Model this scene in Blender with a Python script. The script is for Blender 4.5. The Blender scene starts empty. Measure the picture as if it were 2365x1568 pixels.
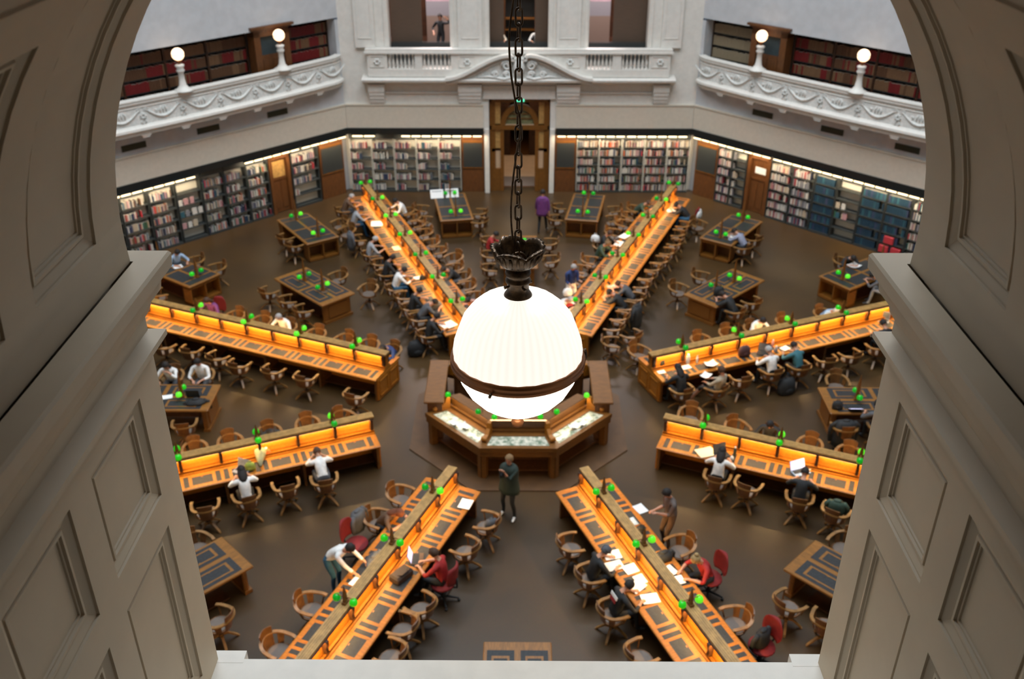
import bpy, bmesh, math, random
from mathutils import Vector, Matrix, Euler
random.seed(7)
SC = bpy.context.scene
COL = SC.collection
PI = math.pi
def R_(d): return math.radians(d)

# ------------------------------------------------------------------ camera
cam_d = bpy.data.cameras.new('camera')
cam = bpy.data.objects.new('camera', cam_d)
COL.objects.link(cam)
SC.camera = cam
cam.location = (0.0, -21.766, 14.927)
cam.rotation_euler = (R_(90 - 29.55), 0, R_(0.46))
cam_d.sensor_width = 36.0
cam_d.sensor_fit = 'HORIZONTAL'
cam_d.lens = 36.0 * 2220.2 / 2365.0
cam_d.clip_start = 0.1
cam_d.clip_end = 200
cam_d.dof.use_dof = True
cam_d.dof.focus_distance = 5.7
cam_d.dof.aperture_fstop = 2.2

# ------------------------------------------------------------------ light
SC.view_settings.view_transform = 'Standard'
SC.view_settings.look = 'None'
SC.view_settings.gamma = 1.0
SC.view_settings.use_curve_mapping = False
SC.view_settings.exposure = 0.0
w = bpy.data.worlds.new('world')
SC.world = w
w.use_nodes = True
bg = w.node_tree.nodes['Background']
bg.inputs[0].default_value = (0.55, 0.72, 1.0, 1)
bg.inputs[1].default_value = 0.10
def area_light(name, loc, rot, sx, sy, power, color, parent=None, spread=PI):
    l = bpy.data.lights.new(name, 'AREA')
    l.shape = 'RECTANGLE'; l.size = sx; l.size_y = sy
    l.energy = power; l.color = color; l.spread = spread
    o = bpy.data.objects.new(name, l)
    COL.objects.link(o)
    o.location = loc; o.rotation_euler = rot
    if parent: o.parent = parent
    return o
# daylight falling through the glazed dome
area_light('dome_daylight', (0, 1, 33), (0, 0, 0), 26, 26, 15500, (0.87, 0.94, 1.0))

# ------------------------------------------------------------------ materials
MATS = {}
def mat(name, col, rough=0.5, metal=0.0, var=0.0, scale=8.0, emit=None, es=0.0, col2=None, stretch=None, bump=0.0, spec=None, trans=0.0):
    m = bpy.data.materials.new(name); m.use_nodes = True
    nt = m.node_tree; b = nt.nodes['Principled BSDF']
    b.inputs['Roughness'].default_value = rough
    b.inputs['Metallic'].default_value = metal
    if spec is not None: b.inputs['Specular IOR Level'].default_value = spec
    if trans: b.inputs['Transmission Weight'].default_value = trans
    c = (*col, 1)
    b.inputs['Base Color'].default_value = c
    if var > 0 or col2:
        tc = nt.nodes.new('ShaderNodeTexCoord'); mp = nt.nodes.new('ShaderNodeMapping')
        nz = nt.nodes.new('ShaderNodeTexNoise'); cr = nt.nodes.new('ShaderNodeValToRGB')
        nz.inputs['Scale'].default_value = scale; nz.inputs['Detail'].default_value = 5
        if stretch: mp.inputs['Scale'].default_value = stretch
        nt.links.new(tc.outputs['Object'], mp.inputs[0]); nt.links.new(mp.outputs[0], nz.inputs['Vector'])
        nt.links.new(nz.outputs['Fac'], cr.inputs[0]); nt.links.new(cr.outputs[0], b.inputs['Base Color'])
        c2 = col2 if col2 else tuple(min(1, x * (1 + var)) for x in col)
        c1 = col if col2 else tuple(x * (1 - var) for x in col)
        cr.color_ramp.elements[0].position = 0.35; cr.color_ramp.elements[1].position = 0.65
        cr.color_ramp.elements[0].color = (*c1, 1); cr.color_ramp.elements[1].color = (*c2, 1)
        if bump > 0:
            bp = nt.nodes.new('ShaderNodeBump'); bp.inputs['Strength'].default_value = bump
            nt.links.new(nz.outputs['Fac'], bp.inputs['Height']); nt.links.new(bp.outputs[0], b.inputs['Normal'])
    if emit:
        b.inputs['Emission Color'].default_value = (*emit, 1)
        b.inputs['Emission Strength'].default_value = es
    MATS[name] = m
    return m
mat('fascia', (0.62, 0.555, 0.45), 0.6, var=0.03)  # creamy tint: the warm lamp glow on the fascia is put into its colour
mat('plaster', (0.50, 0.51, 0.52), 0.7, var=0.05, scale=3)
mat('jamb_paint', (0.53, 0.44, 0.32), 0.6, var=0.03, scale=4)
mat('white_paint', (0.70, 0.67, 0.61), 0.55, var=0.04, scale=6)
mat('ornament', (0.68, 0.68, 0.64), 0.6, var=0.12, scale=14, bump=0.3)
mat('dark_band', (0.006, 0.010, 0.010), 0.5)
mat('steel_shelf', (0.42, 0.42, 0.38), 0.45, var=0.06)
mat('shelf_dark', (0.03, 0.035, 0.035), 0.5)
mat('shelf_back', (0.66, 0.65, 0.57), 0.7)
mat('wood', (0.16, 0.060, 0.008), 0.42, var=0.25, scale=6, stretch=(1, 8, 8))
mat('wood_table', (0.21, 0.085, 0.012), 0.4, var=0.25, scale=6, stretch=(1, 8, 8))
mat('wood_desk', (0.34, 0.120, 0.010), 0.4, spec=.35, var=0.2, scale=6, stretch=(8, 1, 8))
mat('wood_light', (0.42, 0.24, 0.075), 0.45, var=0.2, scale=9)
mat('wood_chair', (0.125, 0.050, 0.011), 0.38, var=0.25, scale=10)
mat('wood_dark', (0.045, 0.016, 0.005), 0.45, var=0.3, scale=6)
mat('wood_wall', (0.105, 0.036, 0.007), 0.5, var=0.25, scale=4, stretch=(6, 6, 1))
mat('seat_pad', (0.13, 0.10, 0.08), 0.55, var=0.1)
mat('leather', (0.022, 0.025, 0.028), 0.5, spec=.3, var=0.2, scale=20)
mat('brass', (0.55, 0.33, 0.10), 0.3, 1.0)
mat('bronze', (0.085, 0.052, 0.028), 0.38, 0.7, var=0.4, scale=30)
mat('copper', (0.26, 0.10, 0.035), 0.35, 0.6)
mat('vent', (0.06, 0.058, 0.032), 0.8)
mat('strip_light', (1, 0.8, 0.5), 0.5, emit=(1.0, 0.74, 0.42), es=3.6)
mat('desk_light', (1, 0.6, 0.2), 0.5, emit=(1.0, 0.55, 0.18), es=5.0)
mat('balcony_globe', (1, 0.8, 0.6), 0.5, emit=(1.0, 0.66, 0.40), es=2.6)
mat('opal_glass', (1, 0.93, 0.8), 0.3, emit=(1.0, 0.83, 0.60), es=2.6)
mat('opal_bright', (1, 0.93, 0.8), 0.3, emit=(1.0, 0.86, 0.66), es=9.0)
mat('green_glass', (0.01, 0.35, 0.01), 0.2, emit=(0.02, 0.62, 0.01), es=0.55)
mat('green_bright', (0.05, 0.5, 0.02), 0.2, emit=(0.13, 0.85, 0.02), es=0.8)
mat('green_dim', (0.0, 0.25, 0.01), 0.2, emit=(0.003, 0.38, 0.015), es=0.5)
mat('paper', (0.82, 0.82, 0.80), 0.6)
mat('paper_cream', (0.75, 0.62, 0.42), 0.6)
mat('maps', (0.16, 0.22, 0.15), 0.15, scale=9, col2=(0.72, 0.68, 0.55))
mat('skin', (0.48, 0.24, 0.15), 0.5)
mat('skin_tan', (0.33, 0.16, 0.09), 0.5)
mat('exit_green', (0.1, 0.8, 0.5), 0.5, emit=(0.10, 0.95, 0.55), es=1.4)
mat('blind', (0.085, 0.052, 0.032), 0.7, var=0.12, scale=3, stretch=(1, 1, 30))
mat('art_pink', (0.42, 0.30, 0.34), 0.7, var=0.1)
mat('art_red', (0.16, 0.03, 0.05), 0.7, var=0.5, scale=2)
mat('art_grey', (0.22, 0.22, 0.24), 0.7)
mat('corridor_floor', (0.62, 0.42, 0.26), 0.5, var=0.06, scale=3)
mat('grey_floor', (0.20, 0.15, 0.12), 0.6)
mat('arch_glass', (0.16, 0.16, 0.08), 0.3, var=0.3, scale=5)
mat('screen_glow', (0.6, 0.6, 0.9), 0.3, emit=(0.75, 0.72, 1.0), es=1.0)
def cmat(key, rgb, rough=0.75):
    k = 'c_' + key
    if k not in MATS: mat(k, rgb, rough, var=0.12, scale=12)
    return MATS[k]
# floor: worn cork with darker and warmer patches
m = mat('floor_cork', (0.05, 0.03, 0.02), 0.36)
mat('wood_arm', (0.215, 0.105, 0.028), 0.4, var=0.2)
nt = m.node_tree; b = nt.nodes['Principled BSDF']
tc = nt.nodes.new('ShaderNodeTexCoord')
n1 = nt.nodes.new('ShaderNodeTexNoise'); n1.inputs['Scale'].default_value = 0.28; n1.inputs['Detail'].default_value = 5
n2 = nt.nodes.new('ShaderNodeTexNoise'); n2.inputs['Scale'].default_value = 22; n2.inputs['Detail'].default_value = 3
cr = nt.nodes.new('ShaderNodeValToRGB')
cr.color_ramp.elements[0].position = 0.36; cr.color_ramp.elements[1].position = 0.66
cr.color_ramp.elements[0].color = (0.043, 0.026, 0.012, 1); cr.color_ramp.elements[1].color = (0.086, 0.044, 0.012, 1)
mx = nt.nodes.new('ShaderNodeMix'); mx.data_type = 'RGBA'; mx.blend_type = 'MULTIPLY'; mx.inputs[0].default_value = 0.35
nt.links.new(tc.outputs['Object'], n1.inputs['Vector']); nt.links.new(tc.outputs['Object'], n2.inputs['Vector'])
nt.links.new(n1.outputs['Fac'], cr.inputs[0]); nt.links.new(cr.outputs[0], mx.inputs[6]); nt.links.new(n2.outputs['Color'], mx.inputs[7])
nt.links.new(mx.outputs[2], b.inputs['Base Color'])
mat('podium_wood', (0.085, 0.040, 0.013), 0.5, var=0.15, scale=3)

# ------------------------------------------------------------------ mesh helpers
class MB:
    def __init__(s): s.v = []; s.f = []; s.m = []; s.mi = 0; s.sm = []; s.smooth = False
    def add(s, vs, fs, M=None):
        o = len(s.v)
        for p in vs:
            p = Vector(p)
            s.v.append(tuple(M @ p) if M else tuple(p))
        for f in fs:
            s.f.append([o + i for i in f]); s.m.append(s.mi); s.sm.append(s.smooth)
        return s
    def box(s, c, d, rz=0, M=None, rx=0, ry=0):
        x, y, z = d[0] / 2, d[1] / 2, d[2] / 2
        vs = [(i, j, k) for i in (-x, x) for j in (-y, y) for k in (-z, z)]
        fs = [(0, 1, 3, 2), (4, 6, 7, 5), (0, 4, 5, 1), (2, 3, 7, 6), (0, 2, 6, 4), (1, 5, 7, 3)]
        T = Matrix.Translation(c) @ Euler((rx, ry, rz)).to_matrix().to_4x4()
        return s.add(vs, fs, (M @ T) if M else T)
    def b2(s, a, b, M=None):
        return s.box([(a[i] + b[i]) / 2 for i in range(3)], [abs(b[i] - a[i]) for i in range(3)], M=M)
    def bbox(s, c, d, bev=0.01, rz=0, M=None):
        "box with chamfered vertical edges and top"
        x, y, h = d[0] / 2, d[1] / 2, d[2] / 2
        bv = min(bev, x * .9, y * .9)
        pl = [(x - bv, -y), (x, -y + bv), (x, y - bv), (x - bv, y), (-x + bv, y), (-x, y - bv), (-x, -y + bv), (-x + bv, -y)]
        vs = [(p[0], p[1], -h) for p in pl] + [(p[0], p[1], h - bv) for p in pl] + [(p[0] * (1 - bv / x), p[1] * (1 - bv / y), h) for p in pl]
        fs = [list(range(7, -1, -1)), list(range(16, 24))]
        for k in (0, 8):
            for i in range(8): fs.append((k + i, k + (i + 1) % 8, k + 8 + (i + 1) % 8, k + 8 + i))
        T = Matrix.Translation(c) @ Matrix.Rotation(rz, 4, 'Z')
        return s.add(vs, fs, (M @ T) if M else T)
    def tube(s, pts, r, n=8, cap=True, M=None):
        pts = [Vector(p) for p in pts]
        rs = r if isinstance(r, (list, tuple)) else [r] * len(pts)
        vs = []; fs = []; up = None
        for i, p in enumerate(pts):
            t = (pts[min(i + 1, len(pts) - 1)] - pts[max(i - 1, 0)]).normalized()
            if up is None:
                up = Vector((0, 0, 1)) if abs(t.z) < .9 else Vector((1, 0, 0))
            a = t.cross(up).normalized(); bb = a.cross(t).normalized(); up = bb
            for k in range(n):
                an = 2 * PI * k / n
                vs.append(p + (a * math.cos(an) + bb * math.sin(an)) * rs[i])
        for i in range(len(pts) - 1):
            for k in range(n):
                fs.append((i * n + k, i * n + (k + 1) % n, (i + 1) * n + (k + 1) % n, (i + 1) * n + k))
        if cap:
            fs.append(list(range(n - 1, -1, -1))); fs.append([(len(pts) - 1) * n + k for k in range(n)])
        return s.add(vs, fs, M)
    def lathe(s, prof, n=16, M=None, cx=0, cy=0, sx=1, sy=1, wob=None):
        vs = []; fs = []
        for j, (r, z) in enumerate(prof):
            for k in range(n):
                a = 2 * PI * k / n
                q = wob(j, a) if wob else 1
                vs.append((cx + r * q * math.cos(a) * sx, cy + r * q * math.sin(a) * sy, z))
        for j in range(len(prof) - 1):
            for k in range(n):
                fs.append((j * n + k, j * n + (k + 1) % n, (j + 1) * n + (k + 1) % n, (j + 1) * n + k))
        if prof[0][0] > 1e-4: fs.append(list(range(n - 1, -1, -1)))
        if prof[-1][0] > 1e-4: fs.append([(len(prof) - 1) * n + k for k in range(n)])
        return s.add(vs, fs, M)
    def prism(s, pl, z0, z1, M=None):
        n = len(pl)
        vs = [(p[0], p[1], z0) for p in pl] + [(p[0], p[1], z1) for p in pl]
        fs = [list(range(n - 1, -1, -1)), list(range(n, 2 * n))] + [(i, (i + 1) % n, n + (i + 1) % n, n + i) for i in range(n)]
        return s.add(vs, fs, M)
    def sweep(s, path, prof, closed=False, M=None, side=1):
        "path: 2d points in plan, prof: (offset, z) pairs, offset to the left of the path (side=1)"
        P = [Vector((p[0], p[1])) for p in path]; n = len(P); vs = []; fs = []; k = len(prof)
        for i in range(n):
            a = P[i - 1] if (i > 0 or closed) else None
            c = P[(i + 1) % n] if (i < n - 1 or closed) else None
            def nrm(u, v):
                d = (v - u).normalized(); return Vector((-d.y, d.x)) * side
            if a is None: nn = nrm(P[i], c); l = 1
            elif c is None: nn = nrm(a, P[i]); l = 1
            else:
                n1_, n2_ = nrm(a, P[i]), nrm(P[i], c); nn = (n1_ + n2_).normalized(); l = 1 / max(.3, nn.dot(n1_))
            for (o, z) in prof:
                q = P[i] + nn * o * l; vs.append((q.x, q.y, z))
        m_ = n if closed else n - 1
        for i in range(m_):
            j = (i + 1) % n
            for q in range(k):
                fs.append((i * k + q, j * k + q, j * k + (q + 1) % k, i * k + (q + 1) % k))
        if not closed:
            fs.append(list(range(k))); fs.append([(n - 1) * k + q for q in range(k - 1, -1, -1)])
        return s.add(vs, fs, M)
    def mesh(s, name, mats):
        me = bpy.data.meshes.new(name)
        me.from_pydata(s.v, [], s.f)
        for m_ in (mats if isinstance(mats, (list, tuple)) else [mats]):
            me.materials.append(MATS[m_] if isinstance(m_, str) else m_)
        me.polygons.foreach_set('material_index', s.m)
        me.polygons.foreach_set('use_smooth', s.sm)
        bm = bmesh.new(); bm.from_mesh(me)
        bmesh.ops.recalc_face_normals(bm, faces=bm.faces)
        bm.to_mesh(me); bm.free()
        me.update()
        return me
    def build(s, name, mats, parent=None, loc=(0, 0, 0), rz=0):
        o = bpy.data.objects.new(name, s.mesh(name, mats))
        COL.objects.link(o); o.location = loc; o.rotation_euler = (0, 0, rz)
        if parent: o.parent = parent
        return o
def tag(o, label=None, cat=None, group=None, kind=None):
    if label: o['label'] = label
    if cat: o['category'] = cat
    if group: o['group'] = group
    elif 'group' in o: del o['group']
    if kind: o['kind'] = kind
    return o
def thing(name, loc, rz, label, cat, group=None):
    o = bpy.data.objects.new(name, None); COL.objects.link(o)
    o.empty_display_size = 0.1
    o.location = loc; o.rotation_euler = (0, 0, rz)
    return tag(o, label, cat, group)
KIDS = {}
def kids(o):
    if o.name not in KIDS: KIDS[o.name] = list(o.children)
    return KIDS[o.name]
def copy_tree(o, parent=None):
    c = o.copy(); COL.objects.link(c)
    if parent: c.parent = parent
    for ch in kids(o): copy_tree(ch, c)
    return c
def place(src, first, loc, rz, label, cat, group=None, scale=None):
    o = src if first else copy_tree(src)
    o.location = loc; o.rotation_euler = (0, 0, rz)
    if scale: o.scale = scale
    tag(o, label, cat, group)
    return o
def struct(mb, name, mats, loc=(0, 0, 0), rz=0):
    o = mb.build(name, mats, None, loc, rz); o['kind'] = 'structure'; return o
def octa(A, rot=22.5):
    r = A / math.cos(PI / 8)
    return [(r * math.cos(R_(rot + 45 * k)), r * math.sin(R_(rot + 45 * k))) for k in range(8)]
# ================================================================== STRUCTURE
RR = 17.4
HA = RR * math.tan(PI / 8)      # half side 7.21
def ztop(): return 17.0
fl = MB(); fl.prism(octa(RR + 0.7), -0.3, 0)
struct(fl, 'floor', 'floor_cork')
cf = MB(); cf.b2((-3, RR + 0.68, -0.3), (3, RR + 12, 0.005))
cf.mi = 1; cf.b2((-1.3, RR + 0.8, 0.005), (1.3, RR + 2.0, 0.012)); 
cf.mi = 2; cf.b2((-1.3, RR + 2.0, 0.005), (1.3, RR + 4.9, 0.012))
struct(cf, 'floor', ['wood_wall', 'grey_floor', 'corridor_floor'])
pd = MB(); pd.prism([(-1.15, -3.02), (1.15, -3.02), (2.85, -1.3), (2.85, 1.3), (1.15, 3.02), (-1.15, 3.02), (-2.85, 1.3), (-2.85, -1.3)], 0, 0.03)
struct(pd, 'trim_1', 'podium_wood')
# ceiling ring around the glazed dome (out of view, shades the gallery walls)
ce = MB()
o1, o2 = octa(RR + 3.4), octa(14.6)
vs = [(x, y, z) for z in (17.0, 17.4) for ring in (o1, o2) for (x, y) in ring]
fs = []
for i in range(8):
    j = (i + 1) % 8
    fs += [(i, j, 8 + j, 8 + i), (16 + i, 24 + i, 24 + j, 16 + j), (8 + i, 8 + j, 24 + j, 24 + i), (i, 16 + i, 16 + j, j)]
ce.add(vs, fs); struct(ce, 'ceiling', 'plaster')

# --- far wall (local x along, y outward)
def panel_line(mb, x0, x1, z0, z1, y, t=.03, w_=.03):
    "thin raised rectangular moulding on a wall facing -y"
    mb.b2((x0, y - t, z0), (x1, y, z0 + w_)); mb.b2((x0, y - t, z1 - w_), (x1, y, z1))
    mb.b2((x0, y - t, z0 + w_), (x0 + w_, y, z1 - w_)); mb.b2((x1 - w_, y - t, z0 + w_), (x1, y, z1 - w_))
wf = MB(); y0, y1 = RR, RR + 0.6
wins = [(-5.22, -2.78), (-1.22, 1.13), (2.73, 5.08)]
wf.b2((-HA - .17, y0 + .42, 0), (-1.27, y1, 2.8)); wf.b2((1.27, y0 + .42, 0), (HA + .17, y1, 2.8))
wf.b2((-HA, y0, 2.8), (-1.27, y1, 4.05)); wf.b2((1.27, y0, 2.8), (HA, y1, 4.05))
wf.b2((-1.47, y0 - .05, 0), (-1.27, y1, 2.8)); wf.b2((1.27, y0 - .05, 0), (1.47, y1, 2.8))
wf.b2((-HA, y0, 4.05), (HA, y1, 5.0))
wf.b2((-HA, y0, 5.0), (HA, y1, 5.32))
xs = [-HA] + [v for w_ in wins for v in w_] + [HA]
for i in range(0, len(xs), 2): wf.b2((xs[i], y0, 5.32), (xs[i + 1], y1, 10.5))
wf.b2((-HA, y0, 10.5), (HA, y1, 17.0))
# window surrounds and pilaster panels
for a, b_ in wins:
    wf.b2((a - .16, y0 - .05, 6.15), (a - .06, y0, 10.2)); wf.b2((b_ + .06, y0 - .05, 6.15), (b_ + .16, y0, 10.2))
for a, b_ in ((-6.55, -5.75), (-2.45, -1.5), (1.45, 2.4), (5.6, 6.4)):
    wf.b2((a, y0 - .14, 6.15), (b_, y0, 12)); panel_line(wf, a + .12, b_ - .12, 6.5, 11.5, y0 - .14, .02)
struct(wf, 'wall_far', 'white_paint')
# fascia ledge line + dark band on the far wall
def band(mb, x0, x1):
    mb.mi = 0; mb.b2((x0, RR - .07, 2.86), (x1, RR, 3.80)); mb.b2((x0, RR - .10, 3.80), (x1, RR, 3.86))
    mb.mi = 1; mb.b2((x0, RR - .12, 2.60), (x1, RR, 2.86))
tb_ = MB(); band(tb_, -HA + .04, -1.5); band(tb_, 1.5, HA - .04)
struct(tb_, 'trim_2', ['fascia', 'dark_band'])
# entablature: corbels, cornice, plinth under the balustrade
en = MB()
for a, b_ in ((-6.15, -5.5), (-2.5, -1.55), (1.5, 2.45), (5.42, 6.07)):
    for i, (d, z0, z1) in enumerate(((.30, 4.45, 4.72), (.26, 4.28, 4.45), (.21, 4.12, 4.28), (.16, 3.98, 4.12), (.11, 3.87, 3.98))):
        en.b2((a + i * .015, RR - d, z0), (b_ - i * .015, RR + .01, z1 - .02))
        en.b2((a - .02 + i * .015, RR - d - .03, z1 - .05), (b_ + .02 - i * .015, RR + .01, z1))
en.b2((-5.5, RR - .08, 4.3), (-2.5, RR + .01, 4.36)); en.b2((2.45, RR - .08, 4.3), (5.42, RR + .01, 4.36))
en.b2((-1.5, RR - .1, 4.08), (1.46, RR + .01, 4.62))
prof = [(0, 4.66), (.10, 4.66), (.14, 4.72), (.30, 4.76), (.40, 4.84), (.52, 4.87), (.54, 4.95), (.50, 5.0), (0, 5.04)]
def corn(mb, x0, x1, ret=True):
    path = [(x0, RR + .02), (x0, RR - .02), (x1, RR - .02), (x1, RR + .02)]
    mb.sweep([(x0, RR), (x1, RR)], prof, side=-1)
corn(en, -6.35, 6.25)
en.b2((-6.1, RR - .34, 5.04), (6.0, RR + .01, 5.34))
struct(en, 'trim_3', 'white_paint')
# balustrade
bal = thing('balustrade', (0, RR - .2, 5.34), 0, 'white balustrade with groups of turned balusters under the three upper openings', 'balustrade')
m_ = MB()
for a, b_ in ((-6.1, -5.3), (-4.2, -3.9), (-2.75, 2.62), (3.7, 4.05), (5.15, 6.0)):
    m_.b2((a, -.13, 0), (b_, .12, .62))
for a, b_ in ((-6.0, -5.42), (-2.45, -1.75), (1.65, 2.4), (5.25, 5.9)): panel_line(m_, a, b_, .08, .54, -.13, .025, .04)
m_.build('pedestal', 'white_paint', bal)
m_ = MB(); m_.b2((-6.2, -.2, .62), (6.1, .2, .69)); m_.b2((-6.16, -.17, .69), (6.06, .17, .80)); m_.build('handrail', 'white_paint', bal)
bp_ = [(.055, 0), (.055, .05), (.03, .07), (.05, .14), (.062, .2), (.05, .28), (.028, .4), (.026, .5), (.045, .54), (.055, .56), (.055, .62)]
m_ = MB(); m_.smooth = True; m_.lathe(bp_, 10); bme = m_.mesh('baluster', 'white_paint')
for a, b_ in ((-5.3, -4.2), (-3.9, -2.75), (2.62, 3.7), (4.05, 5.15)):
    for i in range(7):
        o = bpy.data.objects.new('baluster', bme); COL.objects.link(o); o.parent = bal
        o.location = (a + (i + .5) * (b_ - a) / 7, 0, 0)
# rosettes on pedestals
for cx in (-5.7, -2.1, 2.0, 5.6):
    m_ = MB(); m_.smooth = True
    for k in range(6):
        a = k * PI / 3; m_.lathe([(.001, 0), (.05, .01), (.05, .03), (.001, .05)], 8, Matrix.Translation((cx + .09 * math.cos(a), -.15, .3 + .09 * math.sin(a))) @ Matrix.Rotation(PI / 2, 4, 'X'))
    m_.build('rosette', 'ornament', bal)
# curved pediment over the door
ped = thing('door_pediment', (-.03, RR - .5, 4.98), 0, 'curved white pediment with carved scrolls above the central doorway', 'pediment')
for sgn in (-1, 1):
    pts = []
    for i in range(25):
        t = i / 24; x = 2.95 - t * 2.55
        z = .02 + .93 * (3 * t * t - 2 * t ** 3)
        pts.append((sgn * x, z))
    pts += [(sgn * (.40 - .16 * math.sin(a)), .95 - .12 * (1 - math.cos(a)) * 1.0) for a in (R_(30), R_(60), R_(90), R_(130))]
    def ribbon(mb, pts, offs, d0, d1):
        vs = []; fs = []
        for i, (x, z) in enumerate(pts):
            a = pts[max(i - 1, 0)]; c = pts[min(i + 1, len(pts) - 1)]
            tx, tz = c[0] - a[0], c[1] - a[1]; l = math.hypot(tx, tz); nx, nz = -tz / l, tx / l
            if nz < 0: nx, nz = -nx, -nz
            for (o_, d_) in ((offs[0], d0), (offs[1], d0), (offs[1], d1), (offs[0], d1)):
                vs.append((x + nx * o_, d_, z + nz * o_))
        for i in range(len(pts) - 1):
            for q in range(4): fs.append((i * 4 + q, i * 4 + 4 + q, i * 4 + 4 + (q + 1) % 4, i * 4 + (q + 1) % 4))
        fs.append((0, 1, 2, 3)); k = (len(pts) - 1) * 4; fs.append((k + 3, k + 2, k + 1, k))
        mb.add(vs, fs)
    m_ = MB()
    ribbon(m_, pts, (-.05, .06), -.14, .48); ribbon(m_, pts, (-.13, -.05), -.05, .48); ribbon(m_, pts, (-.22, -.17), .02, .48)
    m_.build('curved_cornice', 'white_paint', ped)
m_ = MB(); poly = [(2.9 - t * 2.5, .93 * (3 * t * t - 2 * t ** 3) - .05) for t in [i / 16 for i in range(17)]]
vs = [(x, .12, z) for x, z in poly] + [(-x, .12, z) for x, z in reversed(poly)]
m_.add([(p[0], .12, max(0, p[2])) for p in vs] + [(p[0], .5, max(0, p[2])) for p in vs], [list(range(34)), list(range(67, 33, -1))] + [(i, (i + 1) % 34, 34 + (i + 1) % 34, 34 + i) for i in range(34)])
m_.build('tympanum', 'ornament', ped)
m_ = MB(); m_.smooth = True
m_.lathe([(.001, -.1), (.16, -.08), (.24, .0), (.2, .06), (.001, .08)], 14, Matrix.Translation((0, -.02, .48)) @ Matrix.Rotation(PI / 2, 4, 'X') @ Matrix.Diagonal((1, 1.35, 1, 1)))
for sgn in (-1, 1):
    for (cx, cz, r0, turns) in ((.5, .55, .2, 1.6), (.48, .2, .14, 1.4), (.95, .2, .13, 1.3)):
        pts = [(sgn * (cx + r0 * (1 - t * .75) * math.cos(t * turns * 2 * PI)), .0, cz + r0 * (1 - t * .75) * math.sin(t * turns * 2 * PI)) for t in [i / 22 for i in range(23)]]
        m_.tube(pts, .045, 6)
    m_.tube([(sgn * .3, 0, .1), (sgn * .6, 0, .02), (sgn * 1.2, .02, .12), (sgn * 1.7, .05, .06)], [.06, .07, .05, .02], 6)
m_.build('carved_scrolls', 'ornament', ped)

# timber doorway
dr = thing('door_1', (-.0, RR + .25, 0), 0, None, None); dr['kind'] = 'structure'
m_ = MB()
m_.b2((-1.25, -.1, 0), (-1.17, .15, 4.0)); m_.b2((1.17, -.1, 0), (1.25, .15, 4.0))
for s_ in (-1, 1):
    a, b_ = sorted((s_ * .66, s_ * .80)); m_.b2((a, -.08, 0), (b_, .1, 2.85))
    a, b_ = sorted((s_ * .66, s_ * 1.25)); m_.b2((a, -.04, 0), (b_, .1, 1.0))
    a, b_ = sorted((s_ * 1.02, s_ * 1.2)); m_.b2((a, -.05, 1.0), (b_, .08, 3.95))
    m_.b2((a, -.05, 1.75), (b_, .08, 1.9))
m_.b2((-1.25, -.1, 2.72), (1.25, .12, 2.90)); m_.b2((-1.25, -.1, 3.88), (1.25, .12, 4.04))
N = 20
for r0, r1, d0 in ((.60, .80, -.06),):
    vs = []; fs = []
    for i in range(N + 1):
        a = PI * i / N
        for (r_, d_) in ((r0, d0), (r1, d0), (r1, .1), (r0, .1)): vs.append((r_ * math.cos(a), d_, 2.9 + r_ * math.sin(a) * 1.12))
    for i in range(N):
        for q in range(4): fs.append((i * 4 + q, i * 4 + 4 + q, i * 4 + 4 + (q + 1) % 4, i * 4 + (q + 1) % 4))
    m_.add(vs, fs)
m_.build('door_frame', 'wood', dr)
for s_ in (-1, 1):
    m_ = MB(); a, b_ = sorted((s_ * .80, s_ * 1.02)); m_.b2((a, .0, 2.9), (b_, .06, 3.9)); m_.b2((a, .0, 1.9), (b_, .06, 2.95)); m_.build('side_panel', 'wood_light', dr)
m_ = MB(); m_.b2((-1.02, .07, 1.0), (-.78, .1, 1.75)); m_.b2((.78, .07, 1.0), (1.02, .1, 1.75)); m_.build('side_glass', 'corridor_floor', dr)
m_ = MB(); m_.add([(0, .05, 2.92)] + [(.6 * math.cos(PI * i / N), .05, 2.92 + .66 * math.sin(PI * i / N)) for i in range(N + 1)], [(0, i, i + 1) for i in range(1, N + 1)])
m_.build('fanlight', 'arch_glass', dr)
m_ = MB(); m_.b2((-.6, .0, 3.16), (.6, .06, 3.19)); m_.b2((-.5, .0, 3.36), (.5, .06, 3.38)); m_.build('glazing_bar', 'wood', dr)
tag(MB().box((0, 0, 0), (.34, .05, .14)).build('exit_sign', 'exit_green', None, (.02, RR + .1, 4.0)), 'small green lit exit sign above the timber doorway, behind the chain', 'sign')
# corridor shell behind the door
co = MB(); co.b2((-3, RR + .6, 0), (-2.9, RR + 12, 4.2)); co.b2((2.9, RR + .6, 0), (3, RR + 12, 4.2)); co.b2((-3, RR + 12, 0), (3, RR + 12.1, 4.2)); co.b2((-3, RR + .6, 4.2), (3, RR + 12.1, 4.3))
co.mi = 1; co.b2((-1.0, RR + 5.0, 0), (-.45, RR + 5.1, 2.6)); co.b2((.45, RR + 5.0, 0), (1.0, RR + 5.1, 2.6)); co.b2((-2.9, RR + 5.0, 2.6), (2.9, RR + 5.1, 4.2)); co.b2((-2.9, RR + 5, 0), (-1, RR + 5.1, 2.6)); co.b2((1, RR + 5, 0), (2.9, RR + 5.1, 2.6))
struct(co, 'wall_corridor', ['wood_wall', 'wood_dark'])
area_light('corridor_light', (0, RR + 3.4, 4.1), (0, 0, 0), 2.2, 2.2, 60, (1, .8, .6))

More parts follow.
